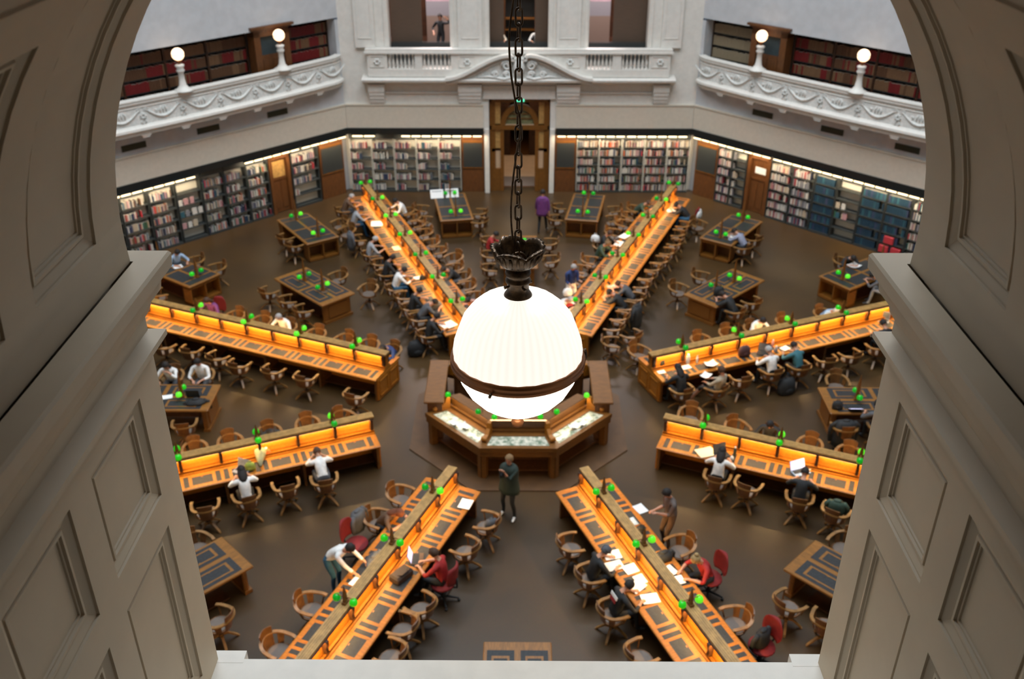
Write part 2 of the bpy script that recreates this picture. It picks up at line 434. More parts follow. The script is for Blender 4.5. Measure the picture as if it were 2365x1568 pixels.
# rooms behind the upper openings
rm = MB()
rm.b2((-HA, RR + .6, 5.2), (HA, RR + 6, 5.3)); rm.b2((-HA, RR + 6, 5.2), (HA, RR + 6.1, 11)); rm.b2((-HA, RR + .6, 11), (HA, RR + 6.1, 11.1))
rm.b2((-HA, RR + .6, 5.3), (-HA + .1, RR + 6, 11)); rm.b2((HA - .1, RR + .6, 5.3), (HA, RR + 6, 11)); rm.b2((-2.1, RR + .6, 5.3), (-2.0, RR + 6, 11)); rm.b2((1.95, RR + .6, 5.3), (2.05, RR + 6, 11))
struct(rm, 'wall_gallery', 'wood_dark')
area_light('gallery_light_a', (-4, RR + 2.6, 10.9), (0, 0, 0), 3, 3, 840, (1, .85, .85))
area_light('gallery_light_b', (0, RR + 2.6, 10.9), (0, 0, 0), 3, 3, 520, (1, .85, .75))
area_light('gallery_light_c', (4, RR + 2.6, 10.9), (0, 0, 0), 3, 3, 840, (1, .85, .85))
def slab(name, a, b_, mt, label, cat):
    m_ = MB(); m_.b2(a, b_); c = [(a[i] + b_[i]) / 2 for i in range(3)]
    m_.v = [(v[0] - c[0], v[1] - c[1], v[2] - c[2]) for v in m_.v]
    return tag(m_.build(name, mt, None, c), label, cat)
slab('wall_blind', (-5.2, RR + .75, 5.31), (-3.95, RR + .8, 10), 'blind', 'brown horizontal blind filling the left part of the left upper opening', 'blind')
slab('wall_blind', (3.75, RR + .75, 5.31), (5.3, RR + .8, 10), 'blind', 'brown horizontal blind filling the right part of the right upper opening', 'blind')
slab('wall_blind', (-1.3, RR + .75, 5.31), (-.65, RR + .8, 10), 'blind', 'narrow brown blind at the left side of the middle upper opening', 'blind')
slab('wall_blind', (.6, RR + .75, 5.31), (1.3, RR + .8, 10), 'blind', 'narrow brown blind at the right side of the middle upper opening', 'blind')
for (x0, x1, w_) in ((-4.05, -2.2, 'left'), (2.6, 3.9, 'right')):
    m_ = MB(); m_.b2((x0, RR + 3.9, 7.2), (x1, RR + 3.95, 8.2)); m_.mi = 1; m_.b2((x0, RR + 3.9, 8.2), (x1, RR + 3.95, 9.8)); m_.mi = 2; m_.b2((x0, RR + 3.9, 5.31), (x1, RR + 3.95, 6.6)); m_.mi = 3; m_.b2((x0, RR + 3.9, 6.6), (x1, RR + 3.95, 7.2))
    tag(m_.build('exhibition_panel', ['art_pink', 'art_red', 'grey_floor', 'art_grey'], None), 'pink and red exhibition panel seen through the %s upper opening' % w_, 'panel')
sh = thing('display_cabinet', (0, RR + 2.8, 5.3), 0, 'brown framed display cabinet with shelves inside the middle upper opening', 'cabinet')
m_ = MB(); m_.b2((-.7, 0, 0), (-.62, .4, 4)); m_.b2((.62, 0, 0), (.7, .4, 4)); m_.b2((-.7, 0, 3.9), (.7, .4, 4)); m_.build('frame', 'wood_wall', sh)
for i, z in enumerate((.9, 1.35, 2.3, 3.1)):
    MB().b2((-.62, .02, z), (.62, .38, z + .05)).build('shelf', 'wood', sh)
MB().b2((-.62, .38, 0), (.62, .4, 3.9)).build('back_panel', 'shelf_dark', sh)
for (a, b_), w_ in zip(wins, ('left', 'middle', 'right')):
    m_ = MB(); m_.b2((a, 0, .0), (b_, .04, .02)); m_.b2((a, 0, -.9), (b_, .02, -.02))
    tag(m_.build('guard_rail', 'shelf_dark', None, (0, RR + .5, 6.22)), 'dark low guard rail across the %s upper opening' % w_, 'railing')

# --- oblique walls with balcony, built in wall-local coordinates
def oblique_wall(rz, side):
    wl = MB()
    sg = 1 if side == 'left' else -1     # far corner at +s for left wall, -s for right
    def B(a, b_, mi=0):
        wl.mi = mi
        if sg < 0: a, b_ = (-b_[0], a[1], a[2]), (-a[0], b_[1], b_[2])
        wl.b2(a, b_)
    B((-HA - .17, RR + .42, 0), (HA + .17, RR + .6, 2.8)); B((-HA, RR, 2.8), (HA, RR + .6, 5.1)); B((-HA, RR + .6, 5.0), (HA, RR + 1.3, 5.1))
    B((7.06, RR, 5.1), (HA, RR + 1.3, 7.2)); B((-HA, RR + 1.2, 5.1), (HA, RR + 1.3, 7.3)); B((-HA, RR, 7.28), (HA, RR + 1.3, 17))
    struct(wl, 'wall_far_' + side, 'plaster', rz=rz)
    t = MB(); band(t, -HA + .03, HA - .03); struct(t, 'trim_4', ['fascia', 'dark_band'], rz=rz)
    for i, s_ in enumerate((4.03, 1.05, -1.85)):
        m_ = MB(); m_.b2((-.45, -.03, -.11), (.45, 0, .11))
        for k in range(8): m_.b2((-.43, -.045, -.1 + k * .026), (.43, -.03, -.09 + k * .026))
        o = m_.build('wall_vent', 'vent', None, (Matrix.Rotation(rz, 4, 'Z') @ Vector((sg * s_, RR, 4.12))), rz)
        tag(o, 'dark rectangular grille under the %s balcony, %s from the far corner' % (side, ('first', 'second', 'third')[i]), 'vent')
    # balcony
    bc = thing('balcony', (0, 0, 0), rz, 'white plaster balcony with carved garlands along the far %s wall' % side, 'balcony')
    def dep(s): 
        u = abs(s) / 7.0; d = .28 + .40 * (1 - u * u)
        return d * min(1, max(0.02, (7.12 - abs(s)) / .45)) ** .5
    ss = [-7.1 + .0 * i for i in range(1)] + [-7.05, -6.95, -6.8] + [-6.6 + 13.2 * i / 44 for i in range(45)] + [6.8, 6.95, 7.05, 7.1]
    path = [(s, RR - dep(s)) for s in ss]
    m_ = MB(); m_.sweep(path, [(-.0, 4.98), (.0, 5.72), (-.14, 5.72), (-.14, 4.98)], side=-1); m_.build('parapet', 'ornament', bc)
    m_ = MB(); m_.sweep(path, [(-.18, 5.72), (.05, 5.72), (.07, 5.77), (.05, 5.8), (.09, 5.84), (.09, 5.88), (-.18, 5.9)], side=-1)
    m_.sweep(path, [(0, 5.60), (.03, 5.62), (.0, 5.64), (-.02, 5.62)], side=-1); m_.build('capping', 'white_paint', bc)
    m_ = MB(); m_.sweep(path, [(-.16, 4.66), (.02, 4.66), (.05, 4.74), (.09, 4.80), (.13, 4.84), (.12, 4.92), (.04, 4.96), (.0, 5.02), (-.16, 5.02)], side=-1); m_.build('cornice', 'white_paint', bc)
    vs = [(s, RR - dep(s) + .1, z) for z in (4.66, 4.9) for s in ss] + [(s, RR + .02, z) for z in (4.66, 4.9) for s in ss]
    n = len(ss); fs = []
    for i in range(n - 1): fs += [(i, i + 1, 2 * n + i + 1, 2 * n + i), (n + i, 3 * n + i, 3 * n + i + 1, n + i + 1)]
    m_ = MB(); m_.add(vs, fs); m_.build('balcony_floor', 'plaster', bc)
    # garland relief
    g = MB(); g.smooth = True
    W_ = 1.5
    g.tube([(-.62 + 1.24 * i / 12, -.02, .20 - .34 * math.sin(PI * i / 12)) for i in range(13)], [.015, .025, .03, .036, .042, .045, .048, .045, .042, .036, .03, .025, .015], 7)
    g.tube([(-.30 + .1 * math.sin(i), -.015, .12 - .03 * i) for i in range(4)], .02, 5)
    for k in range(3): g.tube([(-.1 + .1 * k, -.01, -.02), (-.12 + .12 * k, -.02, .1), (-.05 + .05 * k, -.01, .22)], [.02, .03, .012], 5)
    gm = g.mesh('garland', 'ornament')
    r_ = MB(); r_.smooth = True
    for k in range(7):
        a = k * 2 * PI / 7; r_.tube([(.03 * math.cos(a), -.02, .03 * math.sin(a)), (.11 * math.cos(a), -.025, .11 * math.sin(a))], [.025, .035], 6)
    for q in (-1, 1):
        pts = [(q * (.12 + .09 * (1 - t) * math.cos(t * 7)), -.015, .2 + .09 * (1 - t) * math.sin(t * 7)) for t in [i / 12 for i in range(13)]]; r_.tube(pts, .016, 5)
        r_.tube([(q * .05, -.015, -.12), (q * .1, -.015, -.22), (q * .02, -.01, -.28)], [.02, .025, .01], 5)
    rmh = r_.mesh('rosette', 'ornament')
    br = MB(); br.b2((-.17, -.02, -.06), (.17, .2, 0)); br.b2((-.13, 0, -.13), (.13, .2, -.06)); brm = br.mesh('bracket', 'white_paint')
    for i in range(10):
        s = sg * (6.55 - 1.48 * i)
        for me_, z, ds in ((gm, 5.32, 0), (rmh, 5.30, -.74 * sg), (brm, 4.68, -.74 * sg)):
            x = s + ds
            if abs(x) > 6.7: continue
            sl = (dep(x - .05) - dep(x + .05)) / .1
            o = bpy.data.objects.new(me_.name.split('.')[0], me_); COL.objects.link(o); o.parent = bc
            o.location = (x, RR - dep(x) + (0 if me_ is not brm else -.0), z); o.rotation_euler = (0, 0, math.atan(sl))
    # balcony lamps
    for i, s_ in enumerate((4.2, .05)):
        x = sg * s_
        L = thing('balcony_lamp', Matrix.Rotation(rz, 4, 'Z') @ Vector((x, RR - dep(x) + .05, 5.86)), rz, 'round globe lamp on a white pedestal, %s balcony, %s the far corner' % (side, ('nearer', 'farther from')[i]), 'lamp', None)
        m_ = MB(); m_.smooth = True
        m_.lathe([(.34, 0), (.32, .04), (.2, .1), (.13, .2), (.10, .4), (.095, .62), (.13, .66), (.15, .72), (.11, .78), (.15, .84), (.16, .9), (.09, .93)], 14); m_.build('pedestal', 'white_paint', L)
        m_ = MB(); m_.smooth = True; m_.lathe([(.07, .9), (.05, .96), (.10, 1.02), (.10, 1.06)], 12); m_.build('gallery_cup', 'copper', L)
        m_ = MB(); m_.smooth = True; m_.lathe([(.215 * math.sin(PI * k / 12) + .0005, 1.26 - .215 * math.cos(PI * k / 12)) for k in range(13)], 20); m_.build('globe', 'balcony_globe', L)
        m_ = MB(); m_.lathe([(.217, 1.25), (.224, 1.255), (.217, 1.265)], 20); m_.build('globe_band', 'copper', L)
    return bc
oblique_wall(R_(45), 'left')
oblique_wall(R_(-45), 'right')
# remaining walls close the room (outside the frame)
for rz, nm in ((R_(90), 'wall_left'), (R_(-90), 'wall_right'), (R_(135), 'wall_near_left'), (R_(-135), 'wall_near_right')):
    m_ = MB(); m_.mi = 1; m_.b2((-HA, RR, 0), (HA, RR + .3, 2.8)); m_.mi = 0; m_.b2((-HA, RR, 2.8), (HA, RR + .3, 17)); struct(m_, nm, ['plaster', 'wood_wall'], rz=rz)

# --- near wall: arched opening with panelled reveals
YF, YB, WJ, ZS, ZC, RA, ZB = -17.63, -20.4, 1.83, 13.0, 13.14, 1.85, 10.33
m_ = MB()
m_.b2((-HA, YB, -.0), (HA, YF, 9.9))
m_.b2((-HA, YB, 9.9), (-WJ - .1, YF, ZC)); m_.b2((WJ + .1, YB, 9.9), (HA, YF, ZC))
N = 32
vs = []; fs = []
for i in range(N + 1):
    a = PI * i / N
    cx, cz = (RA + .06) * math.cos(a), ZC + (RA + .06) * math.sin(a)
    k = 6.0 / max(abs(math.cos(a)) * 6.0 / HA, abs(math.sin(a)) * 6.0 / 3.86)
    ox, oz = k * math.cos(a), ZC + k * math.sin(a)
    for y in (YF, YB): vs += [(cx, y, cz), (ox, y, oz)]
for i in range(N):
    a, b_ = i * 4, i * 4 + 4
    fs += [(a, b_, b_ + 1, a + 1), (a + 2, a + 3, b_ + 3, b_ + 2), (a, a + 2, b_ + 2, b_), (a + 1, b_ + 1, b_ + 3, a + 3)]
m_.add(vs, fs)
struct(m_, 'wall_near', 'jamb_paint')
MOULD = [(0, 0), (.003, .012), (.012, .013), (.055, .030), (.059, .021), (.074, .021), (.078, .033), (.090, .033), (.093, .041), (.108, .042)]
def relief(mb, surf, u0, u1, v0, v1, panels, du=.5, dv=.5, nv=1, su=1, sv=1):
    "surface grid with recessed moulded panels; surf(u, v, d) gives a point sunk by d"
    us = sorted({u0, u1} | {p[0] for p in panels} | {p[1] for p in panels})
    vs_ = sorted({v0, v1} | {p[2] for p in panels} | {p[3] for p in panels})
    def quad(a, b_, c, d): mb.add([a, b_, c, d], [(0, 1, 2, 3)])
    for i in range(len(us) - 1):
        for j in range(len(vs_) - 1):
            uc, vc = (us[i] + us[i + 1]) / 2, (vs_[j] + vs_[j + 1]) / 2
            if any(p[0] < uc < p[1] and p[2] < vc < p[3] for p in panels): continue
            n = max(1, int(math.ceil((vs_[j + 1] - vs_[j]) / dv)))
            for k in range(n):
                a_, b_ = vs_[j] + (vs_[j + 1] - vs_[j]) * k / n, vs_[j] + (vs_[j + 1] - vs_[j]) * (k + 1) / n
                quad(surf(us[i], a_, 0), surf(us[i + 1], a_, 0), surf(us[i + 1], b_, 0), surf(us[i], b_, 0))
    for (a0, a1, c0, c1) in panels:
        n = max(1, int(math.ceil((c1 - c0) / dv)))
        for q in range(len(MOULD)):
            o0, d0 = MOULD[q]; ou0, ov0 = o0 * su, o0 * sv
            if q < len(MOULD) - 1:
                o1_, d1 = MOULD[q + 1]; ou1, ov1 = o1_ * su, o1_ * sv
                for k in range(n):
                    def V(ov, kk): return (c0 + ov) + (c1 - c0 - 2 * ov) * kk / n
                    for ua, ub in ((a0 + ou0, a0 + ou1), (a1 - ou0, a1 - ou1)):
                        quad(surf(ua, V(ov0, k), d0), surf(ub, V(ov1, k), d1), surf(ub, V(ov1, k + 1), d1), surf(ua, V(ov0, k + 1), d0))
                for va, vb in ((c0 + ov0, c0 + ov1), (c1 - ov0, c1 - ov1)):
                    quad(surf(a0 + ou0, va, d0), surf(a1 - ou0, va, d0), surf(a1 - ou1, vb, d1), surf(a0 + ou1, vb, d1))
            else:
                for k in range(n):
                    def V(kk): return (c0 + ov0) + (c1 - c0 - 2 * ov0) * kk / n
                    quad(surf(a0 + ou0, V(k), d0), surf(a1 - ou0, V(k), d0), surf(a1 - ou0, V(k + 1), d0), surf(a0 + ou0, V(k + 1), d0))
cols = [(-18.49, -17.88), (-19.32, -18.71), (-20.2, -19.55)]
for sg, nm in ((-1, 'left'), (1, 'right')):
    m_ = MB()
    relief(m_, lambda u, v, d: (sg * (WJ + d), u, v), YB, YF, 9.9, ZS, [(a, b_, z0, z1) for a, b_ in cols for z0, z1 in ((11.80, 12.39), (10.47, 11.60))], dv=10)
    # string course
    m_.sweep([(sg * WJ, YB), (sg * WJ, YF), (sg * (WJ + 3), YF)], [(0, 12.50), (.02, 12.53), (.065, 12.57), (.065, 12.60), (.0, 12.63)], side=-sg * -1 if False else (1 if sg > 0 else -1))
    # springing cornice
    m_.sweep([(sg * WJ, YB), (sg * WJ, YF), (sg * (WJ + 3), YF)], [(0, 12.70), (.02, 12.73), (.035, 12.78), (.075, 12.82), (.085, 12.89), (.13, 12.92), (.135, 12.985), (.125, 13.0), (0, 13.0)], side=(1 if sg > 0 else -1))
    # plinth block
    struct(m_, 'trim_5', 'jamb_paint')
    m_ = MB(); a, b_ = sorted((sg * (WJ - .16), sg * (WJ + 1.0))); m_.b2((a, YF - .03, 9.9), (b_, YF + .065, ZB + .001)); struct(m_, 'trim_8', 'white_paint')
m_ = MB()
su_ = 1; sv_ = 1 / RA
deg = R_
pan = []
for a, b_ in ((-18.52, -17.92), (-19.37, -18.77), (-20.2, -19.6)):
    pan += [(a, b_, deg(2.4), deg(37.1)), (a, b_, deg(44), deg(136)), (a, b_, deg(142.9), deg(177.6))]
pan = [p if p[0] < -18.6 else p for p in pan]
pan = [p for p in pan if p[0] < -18.6] + [(-18.52, -17.92, deg(2.4), deg(177.6))]
relief(m_, lambda u, v, d: ((RA + d) * math.cos(v), u, ZC + (RA + d) * math.sin(v)), YB, YF, deg(-4.4), deg(184.4), pan, dv=deg(4), sv=sv_)
struct(m_, 'trim_6', 'jamb_paint')
m_ = MB(); m_.b2((-WJ, YB, 9.8), (WJ, YF + .0, ZB)); struct(m_, 'trim_7', 'white_paint')
# upper-storey corridor behind the arch: unseen floor, roof, walls added to shade jambs
m_ = MB(); m_.b2((-HA, -25, 9.6), (HA, YB, 9.9)); struct(m_, 'floor', 'floor_cork')
m_ = MB(); m_.b2((-HA, -25, 15.6), (HA, YB, 15.9)); struct(m_, 'ceiling', 'wood_dark')
m_ = MB(); m_.b2((-HA, -25.2, 9.6), (HA, -25, 15.9)); m_.b2((-HA, -25, 9.9), (-HA + .2, YB, 15.6)); m_.b2((HA - .2, -25, 9.9), (HA, YB, 15.6)); struct(m_, 'wall_corridor', 'wood_dark')
# ================================================================== BOOKCASES
def wall_M(rz): return Matrix.Rotation(rz, 4, 'Z')
ORD = ['top', 'second', 'third', 'fourth', 'fifth', 'bottom']
BPAL = {'white': (.50, .49, .46), 'cream': (.42, .35, .26), 'grey': (.17, .17, .19), 'dark red': (.22, .03, .04), 'red': (.42, .03, .04), 'pink': (.40, .22, .23),
        'navy': (.03, .04, .09), 'blue': (.009, .036, .065), 'teal': (.02, .08, .11), 'green': (.04, .12, .06), 'brown': (.14, .07, .04), 'black': (.02, .02, .025), 'orange': (.45, .10, .03), 'yellow': (.5, .36, .1)}
for k, v in BPAL.items(): mat('bk_' + k, v, 0.55)
for k, v in {'crimson': (.15, .006, .005), 'umber': (.10, .042, .016), 'tan': (.16, .08, .035), 'pale': (.27, .21, .13)}.items(): mat('bk_' + k, v, 0.6, var=.3, scale=25, stretch=(1, 1, 3))
mat('bk_pages', (.60, .55, .45), .8)
BN = ['white'] * 5 + ['cream'] * 3 + ['grey'] * 3 + ['dark red'] + ['brown'] + ['pink'] * 2 + ['navy'] * 2 + ['red', 'blue', 'teal', 'green', 'brown', 'black', 'orange']
# unit book: local x = thickness, y = depth (spine at y=-.5), z = height 0..1
def book_mesh():
    b_ = MB(); b_.mi = 0
    b_.add([(-.5, -.42, 0), (-.3, -.5, 0), (.3, -.5, 0), (.5, -.42, 0), (.5, .5, 0), (-.5, .5, 0)] + [(-.5, -.42, 1), (-.3, -.5, 1), (.3, -.5, 1), (.5, -.42, 1), (.5, .5, 1), (-.5, .5, 1)],
           [(0, 1, 7, 6), (1, 2, 8, 7), (2, 3, 9, 8), (3, 4, 10, 9), (5, 0, 6, 11)])
    b_.mi = 1; b_.add([(-.42, -.4, .01), (.42, -.4, .01), (.42, .48, .01), (-.42, .48, .01), (-.42, -.4, .98), (.42, -.4, .98), (.42, .48, .98), (-.42, .48, .98)],
                      [(0, 1, 2, 3), (4, 5, 6, 7), (0, 1, 5, 4), (2, 3, 7, 6)])
    me = b_.mesh('book', ['bk_grey', 'bk_pages']); return me
BOOK = book_mesh()
STUFF = {'low': MB(), 'up': MB()}
SK = list(BPAL.keys()); SKU = ['crimson', 'umber', 'tan', 'pale']
nbook = {'low': 0, 'up': 0}
def put_book(kind, M, dims, colr, indiv, label, group):
    t, dpt, h = dims
    Mb = M @ Matrix.Diagonal((t, dpt, h, 1))
    if indiv and nbook[kind] < 300:
        nbook[kind] += 1
        o = bpy.data.objects.new('book' if kind == 'low' else 'bound_volume', BOOK); COL.objects.link(o)
        loc, rot, _ = M.decompose()
        o.location = loc; o.rotation_euler = rot.to_euler(); o.scale = (t, dpt, h)
        o.material_slots[0].link = 'OBJECT'; o.material_slots[0].material = MATS['bk_' + colr]
        tag(o, label, 'book', group)
    else:
        S_ = STUFF[kind]; S_.mi = (SK if kind == 'low' else SKU).index(colr)
        S_.add([v.co for v in BOOK.vertices], [tuple(p.vertices) for p in BOOK.polygons][:5], Mb)
        S_.mi = len(SK if kind == 'low' else SKU); S_.add([v.co for v in BOOK.vertices], [tuple(p.vertices) for p in BOOK.polygons][6:7], Mb)
def bookcase(rz, s0, s1, rows, pal, fill, wall, pos, indiv=False, z1=2.36, label=None, facing=None):
    "steel bookcase between s0 and s1 on the wall turned by rz"
    M = wall_M(rz); cx = (s0 + s1) / 2; W_ = s1 - s0; y = RR + .06; D_ = .30
    bc = thing('bookcase', M @ Vector((cx, y, 0)), rz, label, 'bookcase')
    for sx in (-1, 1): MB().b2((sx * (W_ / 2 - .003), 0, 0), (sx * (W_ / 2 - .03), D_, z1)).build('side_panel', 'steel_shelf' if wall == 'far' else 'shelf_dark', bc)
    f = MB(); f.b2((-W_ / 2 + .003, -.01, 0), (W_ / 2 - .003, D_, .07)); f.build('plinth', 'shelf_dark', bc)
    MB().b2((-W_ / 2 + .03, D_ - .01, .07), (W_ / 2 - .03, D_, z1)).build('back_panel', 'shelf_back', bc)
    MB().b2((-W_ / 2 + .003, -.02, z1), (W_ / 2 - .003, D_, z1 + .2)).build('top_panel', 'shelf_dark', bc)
    hh = (z1 - .07) / rows
    sm_ = MB().b2((-W_ / 2 + .03, .0, -.02), (W_ / 2 - .03, D_ - .01, 0)); sm_.b2((-W_ / 2 + .03, -.008, -.035), (W_ / 2 - .03, 0, .002))
    sme = sm_.mesh('shelf', 'shelf_dark')
    for r in range(rows):
        z = .09 + r * hh
        o = bpy.data.objects.new('shelf', sme); COL.objects.link(o); o.parent = bc; o.location = (0, 0, z)
        x = -W_ / 2 + .04; pf = fill[r % len(fill)] if fill else .9
        if pf <= 0: continue
        end = x + (W_ - .08) * min(1, random.uniform(pf - .12, pf + .1)); gap = random.random() < .3
        while x < end:
            if gap and x > 0 and random.random() < .12: x += random.uniform(.08, .2); gap = False
            if facing and random.random() < facing:      # face-out display
                t, h, dp = random.uniform(.15, .2), random.uniform(.22, .27), .03; colr = random.choice(['pink', 'pink', 'white', 'cream', 'teal', 'grey'])
                if x + t > W_ / 2 - .03: break
                yy = .04
                x2 = x + t / 2; x += t + random.uniform(.04, .12)
            else:
                t, h, dp = random.uniform(.022, .055), random.uniform(.20, min(.30, hh - .06)), random.uniform(.16, .21)
                colr = random.choice(pal)
                if pal is BLUES: t, h = random.uniform(.05, .08), hh - .10
                if x + t > W_ / 2 - .03: break
                yy = .02 + dp / 2; x2 = x + t / 2; x += t + .002
            tilt = 0
            MM = M @ Matrix.Translation((cx + x2, y + yy, z + .001)) @ Matrix.Rotation(tilt, 4, 'Y')
            nm = ORD[rows - 1 - r] if rows == 6 or r else 'bottom'
            kindw = 'cover shown' if facing and dp == .03 else 'book'
            lb = '%s %s on the %s shelf of the %s' % (colr, kindw, nm, pos)
            put_book('low', MM, (t * .96, dp, h), colr, indiv, lb, lb + ' group')
    return bc
BLUES = ['blue'] * 6 + ['navy', 'teal']
LP_, RP_ = R_(45), R_(-45)
eL = [(-2.72, -1.69), (-1.66, -.64), (-.60, .42), (.45, 1.40), (1.42, 2.36), (2.38, 3.34)]
nmL = ['leftmost left wall case', 'second left wall case', 'third left wall case', 'fourth left wall case', 'fifth left wall case', 'sixth left wall case beside the door']
for i, (a, b_) in enumerate(eL):
    bookcase(LP_, a, b_, 5, BN, [.9, .75, .85, .7, .95] if i != 2 else [0, .7, .8, .6, .0], 'left', nmL[i], indiv=i in (0, 1, 2), label='grey steel bookcase of mixed books, ' + nmL[i].replace('case', 'bookcase') + (' displaying covers' if i == 2 else ''), facing=.9 if i == 2 else None)
bookcase(LP_, 4.42, 5.72, 5, BN, [0, .25, .6, .8, .95], 'left', 'x', label='narrow steel bookcase with empty lower shelves, between left wall door and dark board')
bookcase(LP_, -3.78, -2.75, 5, BN, [.8], 'left', 'x', label='grey steel bookcase on the left wall, cut by the arch pier')
for k, (a, b_) in enumerate([(-7.18 + .942 * i, -7.18 + .942 * (i + 1) - .01) for i in range(5)]):
    bookcase(0, a, b_, 5, ['white', 'cream', 'grey', 'dark red', 'navy', 'white', 'teal', 'pink'], [.35 + .1 * (k % 2), .7, .5, .55, .7], 'far', 'far', label='half-empty bookcase left of the central doorway, %s from the room corner' % ('first', 'second', 'third', 'fourth', 'fifth')[k])
for k, (a, b_) in enumerate([(2.42 + .955 * i, 2.42 + .955 * (i + 1) - .01) for i in range(5)]):
    bookcase(0, a, b_, 6, BN, [.92, .88, .9, .8, .9, .95], 'far', 'far', label='full bookcase right of the central doorway, %s from the dark board' % ('first', 'second', 'third', 'fourth', 'fifth')[k])
bookcase(RP_, -5.88, -5.2, 6, ['white', 'white', 'cream', 'pink', 'grey', 'dark red', 'navy'], [.9], 'right', 'r', label='narrow steel bookcase of pale books on the right wall, beside the dark board')
bookcase(RP_, -5.18, -4.5, 6, ['white', 'cream', 'grey'], [.12, .3, .2, .3, .1, .15], 'right', 'r', label='nearly empty narrow bookcase left of the door with a white notice')
eR = [(-3.38, -2.42), (-2.40, -1.45), (-1.43, -.52), (-.50, .48), (.50, 1.46), (1.48, 2.44), (2.46, 3.4)]
nmR = ['pale-book case right of the right wall door', 'mixed case second from the right wall door', 'blue-volume case third from the right wall door', 'nearly empty display case on the right wall', 'blue case right of the empty one', 'second blue case right of the empty one', 'rightmost visible case on the right wall']
PR_ = [['white', 'white', 'cream', 'pink', 'grey', 'dark red'], ['white', 'white', 'cream', 'navy', 'grey', 'dark red', 'grey'], BLUES, BN, BLUES, BLUES, BN]
FR = [[.95], [.9], [.98], [0, 0, .5, .45, 0, 0], [.98], [.55, .7, .98, .98, .98, .98], [.9]]
for i, (a, b_) in enumerate(eR):
    bookcase(RP_, a, b_, 6, PR_[i], FR[i], 'right', nmR[i], indiv=i in (4, 5), label='steel bookcase: ' + nmR[i], facing=.9 if i == 3 else None)
# upper gallery shelving (timber, bound volumes)
def upper_case(rz, sgn, a, b_, pal, pos, indiv, label):
    M = wall_M(rz); 
    if sgn < 0: a, b_ = -b_, -a
    cx, W_ = (a + b_) / 2, b_ - a; y = RR + .52; D_ = .36
    bc = thing('gallery_bookcase', M @ Vector((cx, y, 5.1)), rz, label, 'bookcase')
    MB().b2((-W_ / 2, .0, 0), (W_ / 2, D_, .16)).build('plinth', 'wood_dark', bc)
    MB().b2((-W_ / 2 + .02, D_ - .02, .16), (W_ / 2 - .02, D_, 2.08)).build('back_panel', 'dark_band', bc)
    for sx in (-1, 1): MB().b2((sx * W_ / 2, -.01, .1), (sx * (W_ / 2 - .03), D_, 2.08)).build('side_panel', 'wood_dark', bc)
    MB().b2((-W_ / 2, -.05, 2.08), (W_ / 2, D_, 2.14)).build('top_panel', 'dark_band', bc)
    sme = MB().b2((-W_ / 2 + .03, -.005, -.03), (W_ / 2 - .03, D_ - .02, 0)).mesh('shelf', 'dark_band')
    for r in range(4):
        z = .17 + r * .475
        o = bpy.data.objects.new('shelf', sme); COL.objects.link(o); o.parent = bc; o.location = (0, 0, z)
        x = -W_ / 2 + .04; run = 0; cc = None
        while x < W_ / 2 - .1:
            if run <= 0: run = random.randint(4, 9); cc = random.choice(pal)
            run -= 1
            t = random.uniform(.05, .075); c_ = cc if random.random() < .85 else random.choice(pal)
            h = .36 + random.uniform(-.03, .02)
            MM = M @ Matrix.Translation((cx + x + t / 2, y + .13, 5.1 + z))
            lb = '%s volume, %s shelf, %s' % ({'crimson': 'red', 'umber': 'brown', 'tan': 'tan', 'pale': 'pale'}[c_], ('lowest', 'third', 'second', 'top')[r], pos)
            put_book('up', MM, (t * .96, .24, h), c_, indiv and r > 0, lb, lb + ' group')
            x += t
def upper_set(rz, sgn, side, pr, near):
    upper_case(rz, sgn, 4.98, 7.04, pr, 'corner gallery case above the %s wall' % side, True, 'timber gallery bookcase in the far corner above the %s wall' % side)
    for i in range(4):
        upper_case(rz, sgn, 3.38 - 1.65 * (i + 1), 3.38 - 1.65 * i - .01, near, 'gallery case %s the gallery door, %s wall' % (('next to', 'second from', 'third from', 'fourth from')[i], side), i in (0, 1), 'timber gallery bookcase %s the gallery door above the %s wall' % (('next to', 'second from', 'third from', 'fourth from')[i], side))
    M = wall_M(rz); c = sgn * 4.18
    d = thing('gallery_door', M @ Vector((c, RR - .01, 5.1)), rz, 'brown gallery door case with dark glazed top panel above the %s wall' % side, 'door')
    m_ = MB(); m_.b2((-.76, 0, 0), (-.5, .5, 2.15)); m_.b2((.5, 0, 0), (.76, .5, 2.15)); m_.b2((-.76, .0, 1.95), (.76, .5, 2.17)); m_.b2((-.76, -.005, 2.17), (.76, .01, 2.19)); m_.build('frame', 'wood_wall', d)
    m_ = MB(); m_.b2((-.85, -.06, 2.19), (.85, .01, 2.26)); m_.b2((-.92, -.16, 2.26), (.92, .01, 2.34)); m_.build('cornice', 'wood_wall', d)
    m_ = MB(); m_.b2((-.5, .12, 0), (.5, .17, 1.25)); m_.b2((-.42, .1, .2), (-.05, .12, 1.1)); m_.b2((.05, .1, .2), (.42, .12, 1.1)); m_.build('door_leaf', 'wood_wall', d)
    MB().b2((-.5, .12, 1.25), (.5, .16, 1.95)).build('pane', 'c_slate', d)
cmat('slate', (.02, .035, .04))
upper_set(LP_, 1, 'left', ['crimson', 'crimson', 'tan'], ['umber', 'tan', 'umber', 'crimson'])
upper_set(RP_, -1, 'right', ['pale'], ['crimson', 'crimson', 'umber', 'tan'])
o = STUFF['low'].build('books', ['bk_' + k for k in SK] + ['bk_pages']); tag(o, 'all the other books on the steel shelves around the room', 'books', kind='stuff')
o = STUFF['up'].build('bound_volumes', ['bk_' + k for k in SKU] + ['bk_pages']); tag(o, 'all the other bound volumes on the gallery shelves', 'books', kind='stuff')

